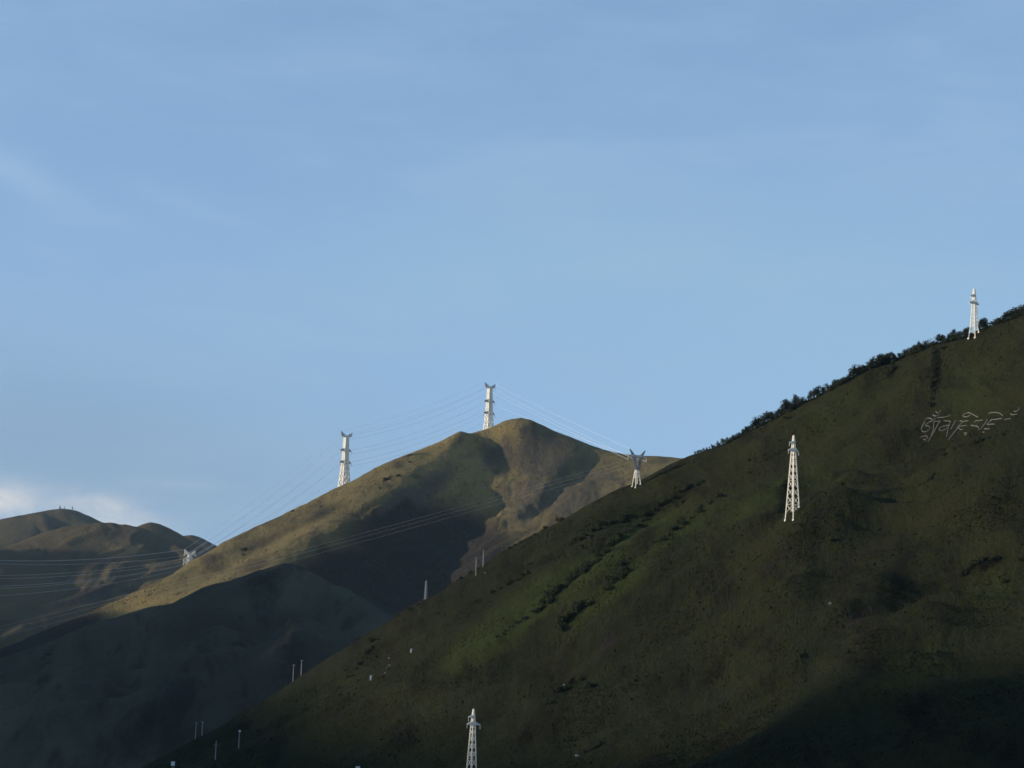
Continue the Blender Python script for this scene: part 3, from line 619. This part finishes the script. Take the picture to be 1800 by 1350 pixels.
SIDE = {-1: 'left', 1: 'right'}; LEV = dict(e='horn', t='top arm', m='middle arm', l='lowest arm')
for k in ('e', 't', 'm', 'l'):
    for s in (-1, 1):
        key = '%s%d' % (k, s); r_ = .08 if k == 'e' else .15
        cable(MI[key], T[key], 9 if k != 'e' else 6, r_, 'thin pale cable joining the %s %ss of the two white ridge pylons' % (SIDE[s], LEV[k]), 'cables between the two ridge pylons')
        cable(LO[key], MI[key], 8 if k != 'e' else 5, r_, 'thin pale cable from the %s %s of the half hidden pylon up the ridge' % (SIDE[s], LEV[k]), 'cables running up the lower ridge')
for i, (k, j) in enumerate((('t-1', 'a'), ('t1', 'b'), ('m1', 'c'), ('e1', 'e1'))):
    cable(T[k], CU[j] if j != 'e1' else CU['e-1'], 1.5, .06, 'thin cable from the summit pylon to the %s of the cup pylon' % ('left beam end', 'beam middle', 'right beam end', 'left horn')[i], 'cables down the right of the summit')
for i, (k, y) in enumerate((('e-1', 980), ('t-1', 982.5), ('t1', 1013), ('m-1', 1017), ('m1', 1036), ('l-1', 1040), ('l1', 1057))):
    cable(LO[k], pix_at(-160, y-4, 2150), 9, .05 if i else .08, 'pale cable from the half hidden pylon to the left edge, %s of seven' % ('topmost', 'second', 'third', 'fourth', 'fifth', 'sixth', 'lowest')[i], 'cables in front of the left hills')
for i, (k, y) in enumerate((('a', 1112), ('b', 1119), ('c', 1130))):
    cable(CU[k], pix_at(-160, y+28, 1620), 3, .042, 'pale cable left from the %s of the cup pylon over the mountain face' % ('left beam end', 'beam middle', 'right beam end')[i], 'cables across the mountain face', 40, 'cable_dull')

# --- poles, masts and small pale things on the near hill
def tilt_post(root, P, tx, ty, r0, r1, mat='concrete', name='post'):
    H = zpix(P, tx, ty)-P[2]; m = MB(); m.drum((0, 0, -.6), (0, 0, H), r0, r1, 8); m.build(name, M[mat], root); return H
def utility_pole(px, py, tx, ty, label, arm=None, box=0.0, back=0.0, key='right'):
    P = cast(key, px, py)
    if back: rr = math.hypot(P[0], P[1]); P = P*np.array([(rr+back)/rr, (rr+back)/rr, 1]); P[2] = height(key, P[0], P[1])
    root = empty('utility_pole', tuple(P), R(random.uniform(10, 50))); tag(root, label, 'pole', 'pale poles down the left edge of the green hill')
    H = tilt_post(root, P, tx, ty, .24, .17)
    m = MB(); z = H-(arm or .6); m.bar((-.9, 0, z), (.9, 0, z), .16); m.bar((-.5, 0, z), (0, 0, z-.6), .08); m.bar((.5, 0, z), (0, 0, z-.6), .08); m.build('cross_bar', M['steel_dull'], root)
    for x in (-.8, 0, .8): insulator((x, 0, z+.45), .4, .09, root)
    if box:
        b = MB(); b.bar((0, -.25, H-box*1.05), (0, -.25, H+.05), box*.95); b.bar((0, -.25, H+.05), (0, -.25, H+.16), box*1.08); b.build('cabinet', M['whitebox'], root)
    return P
utility_pole(836.3, 1012, 836.8, 980, 'pale pole, lower left one of the pair near the foot of the shadowed face')
utility_pole(849, 996, 850, 966, 'pale pole, upper right one of the pair near the foot of the shadowed face')
utility_pole(515.3, 1190, 517.5, 1168, 'dim pole, shorter left one of the pair on the hill edge at mid left', None, 0, 12)
utility_pole(529.3, 1184, 530, 1160, 'dim pole, taller right one of the pair on the hill edge at mid left', None, 0, 12)
utility_pole(343.3, 1298, 344.6, 1269, 'dim pole, left one of the lowest pair standing beyond the hill edge', None, 0, 10)
utility_pole(355.0, 1291, 356.2, 1268, 'dim pole, right one of the lowest pair standing beyond the hill edge', None, 0, 10)
utility_pole(378.3, 1335, 381, 1302, 'single pole with a plain cross bar below its top near the bottom edge', 2.4)
utility_pole(419.4, 1316, 421.8, 1284, 'single pole with a small white cabinet at its top', .9, .75)
utility_pole(302, 1372, 304, 1339, 'pole with a big white cabinet at the lower left edge of the photo', 3.2, 2.0)
utility_pole(627.5, 1372, 628, 1347.5, 'pole top with a grey white cabinet just showing at the bottom edge', 3.2, 1.7)
utility_pole(1636.5, 608, 1636.5, 594, 'short pale pole among the trees on the upper skyline')
def short_mast():
    P = cast('right', 748.3, 1053); H = zpix(P, 750.4, 1021)-P[2]
    root = empty('lattice_mast', tuple(P), R(40)); tag(root, 'short tapering grey mast on the edge of the green hill below the shadowed face', 'mast')
    lattice([(0, .62), (H, .32)], list(np.linspace(0, H, 9)), .2, .1, root, feet_of('right', P, R(40), .62), 'steel_dull')
    m = MB(); m.bar((-.7, 0, H-.3), (.7, 0, H-.3), .16); m.build('cross_bar', M['steel_dull'], root)
short_mast()
def banner(px, py, tx, ty, w, label):
    P = cast('right', px, py); H = zpix(P, tx, ty)-P[2]+.4; root = empty('prayer_flag', tuple(P), R(25)); tag(root, label, 'flag')
    m = MB(); m.drum((0, 0, -.3), (0, 0, H), .07, .05, 6); m.build('staff', M['bark'], root)
    n, k = 6, 7; co = []; 
    for y in (0.0, .06):
        for i in range(k):
            for j in range(n):
                s, t = j/(n-1), i/(k-1); co.append((.08+s*w*(.35+.65*t), y+.16*math.sin(s*5+t*3), .25+t*(H-.35)))
    f = []
    for o in (0, n*k):
        for i in range(k-1):
            for j in range(n-1):
                q = [o+i*n+j, o+i*n+j+1, o+(i+1)*n+j+1, o+(i+1)*n+j]; f.append(q if o == 0 else q[::-1])
    b_ = [i for i in range(n)]+[i*n+n-1 for i in range(1, k)]+[(k-1)*n+j for j in range(n-2, -1, -1)]+[i*n for i in range(k-2, 0, -1)]
    for a, b in zip(b_, b_[1:]+b_[:1]): f.append([b, a, a+n*k, b+n*k])
    me = bpy.data.meshes.new('flag_cloth'); me.from_pydata(co, [], f); obj('flag_cloth', me, root, M['cloth'])
banner(720.6, 1149, 721, 1141, 1.5, 'bright white upright flag on the lower left slope')
banner(649.5, 1197, 650.5, 1188, 1.6, 'dull white flag at the lower end of the faint path')
banner(1542, 638, 1541, 631, 1.2, 'white upright flag under the trees on the upper skyline')
def rock_mesh(seed):
    rng = np.random.default_rng(seed); bm_v = []; f = []
    n, k = 6, 9
    for i in range(1, n):
        for j in range(k):
            th = math.pi*i/n; ph = 2*math.pi*j/k; r = 1+.25*rng.standard_normal()*.8; bm_v.append((r*math.sin(th)*math.cos(ph), r*math.sin(th)*math.sin(ph), r*.7*math.cos(th)))
    top = len(bm_v); bm_v += [(0, 0, .7), (0, 0, -.7)]
    for i in range(n-2):
        for j in range(k): f.append([i*k+j, (i+1)*k+j, (i+1)*k+(j+1) % k, i*k+(j+1) % k])
    for j in range(k): f.append([top, j, (j+1) % k]); f.append([top+1, (n-2)*k+(j+1) % k, (n-2)*k+j])
    me = bpy.data.meshes.new('boulder'); me.from_pydata(bm_v, [], f); return me
rocks = [rock_mesh(s) for s in range(4)]
for i, (px, py, s, white, lab) in enumerate(((684, 1157, .75, 1, 'small whitewashed boulder left of the bright white flag'), (677, 1183, .8, 1, 'small whitewashed boulder on the faint path'),
        (685, 1170, .95, 0, 'larger grey boulder above the faint path'), (681, 1173, .7, 0, 'smaller grey boulder above the faint path'), (853, 1007, .8, 0, 'pale flat boulder just below the upper pair of poles'), (1035, 944, .9, 0, 'pale boulder amid the upper scrub band'),
        (992, 1204, .9, 0, 'pale boulder in a dark gully low on the slope'), (1016, 1329, 1.1, 0, 'pale boulder near the bottom edge right of the low pylon'), (1525, 646, .7, 1, 'white boulder below the skyline trees, lower of two'), (1530, 642.5, .7, 1, 'white boulder below the skyline trees, upper of two'),
        (1311, 760, 1.0, 1, 'white boulder among the trees above the lone mid slope pylon'), (1460, 1061, 1.2, 0, 'pinkish grey boulder in the middle of the green slope'), (1570, 621, .9, 1, 'white boulder between the skyline tree trunks'))):
    P = cast('right', px, py); me = rocks[i % 4]
    if not me.materials: me.materials.append(M['limewash'] if white else M['stone'])
    o = bpy.data.objects.new('boulder', me); COL.objects.link(o); o.location = tuple(P); o.scale = (s, s*.85, s*.8); o.rotation_euler = (0, 0, i*1.3)
    o.material_slots[0].link = 'OBJECT'; o.material_slots[0].material = M['limewash'] if white else M['stone']; tag(o, lab, 'boulder')
for i, (px, py, ty, lab) in enumerate(((105, 896, 889, 'thickest of three dark masts on the farthest hill top'), (113.2, 895.5, 890, 'middle of three dark masts on the farthest hill top'), (127, 897, 890.3, 'rightmost of three dark masts on the farthest hill top'))):
    P = cast('mast', px, py+1); H = zpix(P, px, ty)-P[2]; root = empty('radio_mast', tuple(P), .4); tag(root, lab, 'mast', 'radio masts on the farthest hill')
    w = (1.8, .8, 1.2)[i]; lattice([(0, w*1.2), (H, w*.5)], list(np.linspace(0, H, 6)), w*.5, w*.28, root, [-2]*4, 'steel_dull')
    m = MB(); m.drum((-.2, 0, H*.72), (-1.6, 0, H*.74), w*1.1, w*.9, 10); m.build('dish', M['steel_dull'], root)

# --- the great letters laid out in whitewashed stone
GLYPHS = [
 ('curled letter with a hooked tail, leftmost of the six on the hillside', [[(235,370),(200,430),(175,490),(190,530),(230,540),(280,520),(315,480),(310,450),(270,440),(240,450)],[(300,385),(250,420),(235,440)],[(240,345),(270,320),(320,320),(350,345),(345,370),(300,380)],[(370,390),(372,450),(360,530),(330,590)],
   [(470,370),(420,450),(370,550),(320,630),(280,690)],[(350,360),(390,330),(440,310),(540,305),(600,290),(640,275)],[(360,265),(380,285),(430,285),(470,255)],[(405,215),(430,245),(470,225),(480,190)],[(160,625),(200,605),(280,600),(260,650)],[(205,655),(240,655),(245,690)],[(370,372),(480,365)]]),
 ('letter with one round loop and a slash, second from left on the hillside', [[(530,360),(640,365),(630,395),(620,430),(600,470),(590,540),(570,620)],[(610,430),(560,440),(500,455),(460,490),(460,515),(500,520),(550,500),(590,470)],[(720,360),(690,410),(640,500)]]),
 ('letter under a looped stroke, third from left on the hillside', [[(790,360),(830,375),(920,358)],[(830,380),(780,430),(740,480)],[(760,470),(690,550),(640,620),(600,665)],[(740,480),(780,445),(850,440),(890,435)],[(770,470),(790,500),(830,500)],[(950,270),(910,295),(850,300),(830,275),(870,245),(930,230),(980,255),(1030,285),(1075,305)],[(850,555),(905,555),(880,585),(860,580)]]),
 ('square shouldered letter with a long slash, fourth from left on the hillside', [[(1010,395),(1035,357),(1060,360),(1150,350)],[(960,430),(1010,440),(1060,445),(1085,475),(1090,515)],[(1220,340),(1180,410),(1110,500)]]),
 ('angular letter under a wide arched stroke, fifth from left on the hillside', [[(1270,345),(1340,340),(1450,325)],[(1290,350),(1240,390),(1210,425),(1270,415),(1340,415)],[(1170,490),(1260,490)],[(1145,540),(1175,545)],[(1240,245),(1290,230),(1350,228),(1410,240),(1450,265),(1465,290)]]),
 ('last letter with two small crescents above it, rightmost on the hillside', [[(1490,345),(1530,335),(1590,325)],[(1590,250),(1600,265),(1650,265),(1690,250)],[(1640,205),(1650,215),(1690,210),(1720,185),(1725,150)]])]
for lab, strokes in GLYPHS:
    V, F = [], []
    for st in strokes:
        pts = []
        for a, b in zip(st[:-1], st[1:]):
            for t in np.linspace(0, 1, 5)[:-1]: pts.append((a[0]+(b[0]-a[0])*t, a[1]+(b[1]-a[1])*t))
        pts.append(st[-1]); pts = np.array(pts, float); q = pts.copy()
        for _ in range(2): q[1:-1] = (q[:-2]+2*q[1:-1]+q[2:])/4
        W = np.array([cast('right', 1600+x/9, 700+y/9) for x, y in q]); W[:, 2] += .15
        n0 = len(V); m_ = len(W)
        for i in range(m_):
            d = W[min(i+1, m_-1)]-W[max(i-1, 0)]; d /= np.linalg.norm(d); up = np.array([-.35, -.45, .82]); x = np.cross(d, up); x /= np.linalg.norm(x); up = np.cross(x, d)
            w = .145*(1.25-.5*i/m_)*(.8+.4*random.random())
            for sx, su in ((-1, -.3), (-.8, .22), (.8, .22), (1, -.3)): V.append(W[i]+x*sx*w+up*su)
        for i in range(m_-1):
            for k in range(3): F.append([n0+i*4+k, n0+i*4+k+1, n0+(i+1)*4+k+1, n0+(i+1)*4+k])
    me = bpy.data.meshes.new('hillside_letter'); me.from_pydata([tuple(v) for v in V], [], F); tag(obj('hillside_letter', me, None, M['limewash']), lab, 'letter', 'white stone letters on the hillside')

# --- trees and bushes
def leaf_cloud(rng, lobes, n, size, flat=1.0):
    "many small leaf sized quads spread through overlapping lobes (x,y,z,r)"
    L = np.array(lobes); w = L[:, 3]**2; k = rng.choice(len(L), n, p=w/w.sum())
    d = rng.standard_normal((n, 3)); d /= np.linalg.norm(d, axis=1)[:, None]; rad = rng.random(n)**.45*(.88+.24*rng.random(n))
    c = L[k, :3]+d*(rad*L[k, 3])[:, None]*np.array([1, 1, flat]); c[:, 2] = np.maximum(c[:, 2], .05)
    a = rng.standard_normal((n, 3)); a /= np.linalg.norm(a, axis=1)[:, None]; nn = d*.7+rng.standard_normal((n, 3))*.6+np.array([0, 0, .35]); nn /= np.linalg.norm(nn, axis=1)[:, None]
    u = np.cross(nn, a); u /= np.linalg.norm(u, axis=1)[:, None]; v = np.cross(nn, u); s = (size*(.6+.8*rng.random(n)))[:, None]
    co = np.stack([c-u*s-v*s*.3, c+v*s*.55, c+u*s-v*s*.2, c-v*s*.6], 1).reshape(-1, 3)
    return np_mesh('crown', co, np.arange(n*4).reshape(-1, 4))
def make_bush(seed):
    rng = np.random.default_rng(seed); lobes = [(rng.normal(0, .55), rng.normal(0, .5), .35+.3*rng.random(), .45+.35*rng.random()) for _ in range(6)]
    me = leaf_cloud(rng, lobes, 420, .16); me.name = 'bush'; me.materials.append(M['leaf_scrub'] if seed % 2 else M['leaf_dark']); return me
BUSH = [make_bush(s) for s in range(40, 46)]
def make_tree(seed):
    rng = np.random.default_rng(seed); h = 1.0; t = MB(); t.drum((0, 0, -.08), (.02, 0, .45), .045, .03, 6); lobes = []
    for i in range(7):
        a = rng.random()*6.28; z = .38+.5*i/6*(.8+.3*rng.random()); rr = (.10+.26*rng.random())*(1.25-z*.75); p = np.array([rr*math.cos(a), rr*math.sin(a), z])
        t.bar((0, 0, z-.2), p, .022, .01); lobes.append((*p, .15+.13*rng.random()))
    lobes.append((0, 0, .52, .26)); lobes.append((0, 0, .25, .2))
    root = empty('tree', (0, 0, -500)); t.build('trunk', M['bark'], root); cr = leaf_cloud(rng, lobes, 520, .055, 1.05); obj('crown', cr, root, M['leaf_dark']); return root
TREES = [make_tree(s) for s in range(60, 65)]; TREE_USED = set()
def plant_tree(P, h, wide, label, group):
    i = random.randrange(len(TREES)); src = TREES[i]
    if i not in TREE_USED: r = src; TREE_USED.add(i)
    else:
        r = src.copy(); COL.objects.link(r)
        for ch in src.children:
            c = ch.copy(); COL.objects.link(c); c.parent = r
    r.location = tuple(P); r.scale = (h*wide, h*wide, h); r.rotation_euler = (0, 0, random.uniform(0, 6.28)); tag(r, label, 'tree', group)
def plant_bush(P, s, tall, label, group):
    o = bpy.data.objects.new('bush', random.choice(BUSH)); COL.objects.link(o); o.location = tuple(P); o.scale = (s, s*random.uniform(.8, 1.1), s*tall)
    o.rotation_euler = (0, 0, random.uniform(0, 6.28)); tag(o, label, 'bush', group)
cx = np.array([c[0] for c in crest_r]); cyy = np.array([c[1] for c in crest_r])
TREE_RUN = [(1222, 1355, 'dark tree at the low left end of the skyline tree line', 'trees at the low end of the tree line'), (1355, 1440, 'dark tree in the skyline belt above and left of the lone pylon', 'trees in the belt above the lone pylon'),
            (1440, 1530, 'dark tree in the middle stretch of the skyline tree line', 'trees in the middle of the tree line'), (1530, 1640, 'dark tree in the ragged upper stretch of the skyline with gaps of sky', 'trees in the ragged upper stretch'),
            (1640, 1703, 'dark tree close on the downhill side of the skyline pylon', 'trees downhill of the skyline pylon'), (1722, 1812, 'dark tree on the skyline uphill of the pylon by the right edge', 'trees uphill of the skyline pylon')]
for x0, x1, lab, grp in TREE_RUN:
    x = x0
    while x < x1:
        gap = 1729 < x < 1748
        if not (1733 < x < 1746 or 1572 < x < 1578):
            y = np.interp(x, cx, cyy); back = random.uniform(-2, 9); P = cast('right', x, y+1.2); rr = math.hypot(P[0], P[1]); P = P*np.array([(rr+back)/rr, (rr+back)/rr, 1]); P[2] = height('right', P[0], P[1])
            mpp = rr/FPX; k = .5+.5*math.sin(x*.11)+.5*math.sin(x*.037+1); hpx = (13+5*k+random.uniform(-5, 6))*min(1, .3+max(0, x-1222)/170)
            plant_tree(P-np.array([0, 0, .3]), hpx*mpp, random.uniform(.85, 1.35), lab, grp)
        x += random.uniform(3.2, 5.8)
x = 1236
while x < 1806:
    if not 1700 < x < 1722:
        P = cast('right', x, np.interp(x, cx, cyy)+2.0)
        plant_bush(P-np.array([0, 0, .3]), random.uniform(1.1, 2.3)*min(1, .5+(x-1236)/160), random.uniform(.8, 1.2), 'low dark shrub filling the foot of the skyline tree line', 'shrubs under the skyline trees')
    x += random.uniform(5, 9)
BANDS = [([(1000,953),(1020,945),(1040,933),(1060,925),(1076,917),(1090,912),(1100,908)], 18, 1.0, 'dark bush in the uppermost scrub band below the cup pylon', 'bushes of the uppermost scrub band'),
         ([(1047,987),(1067,970),(1087,945),(1103,930),(1117,921)], 14, 1.0, 'dark bush in the short scrub band under the uppermost one', 'bushes of the short upper scrub band'),
         ([(1033,997),(1020,1007),(1007,1017),(990,1030),(973,1043),(967,1050),(953,1060),(940,1072)], 30, 1.15, 'dark bush in the long diagonal thicket on the middle slope', 'bushes of the long diagonal thicket'),
         ([(927,1083),(903,1100),(893,1110),(877,1120)], 8, .6, 'small bush in the thin tail below the long thicket', 'bushes of the thin thicket tail'),
         ([(1104,1002),(1093,1013),(1073,1027),(1067,1034)], 13, 1.1, 'dark bush in the upper clump of the right hand thicket', 'bushes in the upper clump of the right thicket'),
         ([(1033,1060),(1013,1070),(1007,1080),(987,1098),(980,1104)], 18, 1.1, 'dark bush in the lower clump of the right hand thicket', 'bushes in the lower clump of the right thicket'),
         ([(1130,912),(1160,890),(1200,862),(1235,845)], 16, .9, 'low bush in the scrub strip just under the saddle', 'bushes in the strip under the saddle'),
         ([(1150,955),(1190,925),(1240,890),(1268,868)], 14, .8, 'low bush along the gully edge left of the lone pylon', 'bushes along the gully edge'),
         ([(830,1062),(870,1040),(905,1020),(930,1008)], 12, .8, 'low bush on the dim ledge beside the upper pole pair', 'bushes on the dim ledge'),
         ([(1655,607),(1648,625),(1642,645),(1640,665),(1637,690),(1634,715)], 26, .85, 'dark bush in the upright gully under the skyline', 'bushes in the upright gully'),
         ([(1570,636),(1566,650),(1562,662)], 8, .8, 'dark bush in the small gully under the skyline trees', 'bushes in the small skyline gully'),
         ([(1690,1010),(1710,993),(1730,983),(1752,978)], 10, .8, 'dark bush on the curved bank near the right edge', 'bushes on the curved bank'),
         ([(1660,795),(1690,785),(1720,775),(1770,758)], 10, .6, 'low dark bush on the ridge below the white letters', 'bushes below the white letters'),
         ([(1040,1205),(1010,1190),(985,1215),(965,1240)], 10, .8, 'dim bush in the shaded gully low on the slope', 'bushes in the low shaded gully'),
         ([(660,1120),(650,1140),(635,1165),(610,1195),(590,1230)], 16, .8, 'dim bush in the dark hollow near the lower left edge', 'bushes in the dark lower hollow')]
for line, n, s, lab, grp in BANDS:
    line = np.array(line, float); t = np.linspace(0, len(line)-1, n)+RNG.normal(0, .12, n)
    for q in np.clip(t, 0, len(line)-1):
        x = np.interp(q, range(len(line)), line[:, 0])+random.gauss(0, 2.2); y = np.interp(q, range(len(line)), line[:, 1])+random.gauss(0, 2.2)+2
        plant_bush(cast('right', x, y)-np.array([0, 0, .2]), s*random.uniform(1.2, 2.6), random.uniform(.9, 1.4), lab, grp)
for px, py, s, lab in ((985, 913, 2.2, 'large round bush on the hill edge, rightmost of those against the mountain'), (957, 928, 1.8, 'round bush on the hill edge between the two larger ones'), (1077, 868, 1.3, 'lone round bush on the hill edge left of the cup pylon'),
                       (1090, 993, 2.4, 'big single round bush above the right hand thicket'), (1463, 950, 1.6, 'dark bush at the head of a gully right of the lone pylon'), (1287, 970, 1.2, 'small lone bush left of and below the lone pylon'), (1633, 1087, 1.5, 'very dark lone bush on the lower right slope'),
                       (1663, 1112, .9, 'tiny bush right of the very dark lone bush'), (1650, 1147, 1.6, 'broad bush just above the bottom right shadow'), (1407, 1153, 1.5, 'spreading bush alone in the lower middle slope'), (1768, 1023, 1.6, 'dark bush by the right edge below the curved bank'),
                       (1797, 983, 1.6, 'bush cut by the right edge of the photo'), (1356, 1146, 1.0, 'small bush left of the spreading lone bush'), (1380, 735, 1.6, 'dark bush just under the tree line on open grass')):
    plant_bush(cast('right', px, py+1)-np.array([0, 0, .2]), s, 1.1, lab, None)
EDGEB = [(940,939),(930,946),(915,953),(905,958),(897,963),(885,970),(838,1001),(828,1006),(812,1016),(805,1020),(735,1062),(722,1070),(700,1082)]
for px, py in EDGEB:
    plant_bush(cast('right', px, py+1.5)-np.array([0, 0, .2]), random.uniform(1.0, 1.8), 1.0, 'low bush along the hill edge against the shadowed mountain face', 'low bushes along the hill edge')
for px, py, s, lab in ((680, 842, 3.0, 'largest dark shrub on the sunlit flank'), (700, 835, 1.8, 'small dark shrub on the sunlit flank right of the largest'), (720, 812, 2.0, 'dark shrub high on the sunlit flank'), (432, 966, 2.6, 'dark shrub low on the sunlit flank'), (428, 975, 1.6, 'small dark shrub under the low one on the sunlit flank'), (668, 858, 2.0, 'dark shrub near the foot of the ridge flank patch'), (515, 898, 2.0, 'shrub on the sunlit skyline below the middle pylon')):
    plant_bush(cast('mount', px, py+1), s, .8, lab, None)

# --- tussocks and low scrub that nobody could count
def tussocks(key, name, n, size, mat, seed, pxr, pyr, label):
    rng = np.random.default_rng(seed); H = HILLS[key]; az, r, Z = H['az'], H['r'], H['z']
    den = (np.sin(az)[None]*r[:, None]*Fv[0]+np.cos(az)[None]*r[:, None]*Fv[1]+Z*Fv[2])
    u = 900+FPX*(H['X']*Rv[0]+H['Y']*Rv[1]+Z*Rv[2])/den; v = 675-FPX*(H['X']*Uv[0]+H['Y']*Uv[1]+Z*Uv[2])/den
    vis = np.maximum.accumulate(Z/r[:, None], 0) <= Z/r[:, None]+2e-4
    dv = -np.gradient(v, axis=0); wgt = np.clip(dv, 0, 12)*vis*(u > pxr[0])*(u < pxr[1])*(v > pyr[0])*(v < pyr[1])
    patch = fbm(H['X']/30, H['Y']/30, 3, seed)+.8*ridged(H['X']/120, H['Y']/45, 3, seed+7); wgt = wgt*np.clip(.45+patch*1.1, .04, 2)
    cdf = np.cumsum(wgt.ravel()); k = np.searchsorted(cdf, rng.random(n)*cdf[-1]); i, j = np.unravel_index(np.clip(k, 0, Z.size-1), Z.shape)
    fi = np.clip(i+(rng.random(n)-.5)*5, 0, len(r)-1.01); fj = np.clip(j+(rng.random(n)-.5)*3, 0, len(az)-1.01); i0, j0 = fi.astype(int), fj.astype(int); a_, b_ = fi-i0, fj-j0
    rr = r[0]+fi*(r[1]-r[0]); aa = az[0]+fj*(az[1]-az[0]); zz = (Z[i0, j0]*(1-b_)+Z[i0, j0+1]*b_)*(1-a_)+(Z[i0+1, j0]*(1-b_)+Z[i0+1, j0+1]*b_)*a_
    c = np.stack([np.sin(aa)*rr, np.cos(aa)*rr, zz], -1)
    s = size*np.exp(rng.normal(0, .45, n)); m = 4; ph = rng.random((n, m))*6.28; ln = .5+rng.random((n, m))*.5
    dx = np.stack([np.cos(ph), np.sin(ph), np.zeros_like(ph)], -1)*(s[:, None]*ln)[..., None]; up = np.zeros((n, m, 3)); up[..., 2] = s[:, None]*(.5+.7*rng.random((n, m)))
    sd = np.stack([-np.sin(ph), np.cos(ph), np.zeros_like(ph)], -1)*(s[:, None]*.42)[..., None]; b = c[:, None]-np.array([0, 0, .12])
    co = np.stack([b-sd, b+sd, b+dx*.75+up+sd*.6, b+dx*.75+up-sd*.6], 2).reshape(-1, 3)
    o = obj(name, np_mesh(name, co, np.arange(n*m*4).reshape(-1, 4)), None, mat); tag(o, label, None, None, 'stuff')
tussocks('right', 'grass_tussocks', 120000, .25, M['tuft'], 501, (150, 1850), (500, 1400), 'rough grass tussocks and low scrub over the green hillside')
tussocks('mount', 'grass_tussocks', 30000, .45, M['tuft_straw'], 502, (0, 1250), (720, 1120), 'straw coloured tussocks over the mountain')

# ------------------------------------------------------------------ air
def haze_box():
    lo = np.array([-9050., -5050, -115]); hi = np.array([9050., 12050, 1420])
    co = np.array([[x, y, z] for z in (lo[2], hi[2]) for y in (lo[1], hi[1]) for x in (lo[0], hi[0])])
    f = [[0, 2, 3, 1], [4, 5, 7, 6], [0, 1, 5, 4], [2, 6, 7, 3], [0, 4, 6, 2], [1, 3, 7, 5]]
    m = bpy.data.materials.new('pale_air'); m.use_nodes = True; nt = m.node_tree; nt.nodes.clear()
    o = nt.nodes.new('ShaderNodeOutputMaterial'); v = nt.nodes.new('ShaderNodeVolumePrincipled')
    v.inputs['Color'].default_value = (.50, .72, 1, 1); v.inputs['Density'].default_value = HAZE; v.inputs['Anisotropy'].default_value = 0.0
    nt.links.new(v.outputs[0], o.inputs['Volume'])
    tag(obj('haze', np_mesh('haze', co, f), None, m), 'thin pale blue air between the viewer and the far hills', None, None, 'stuff')
HAZE = 1.1e-5
haze_box()
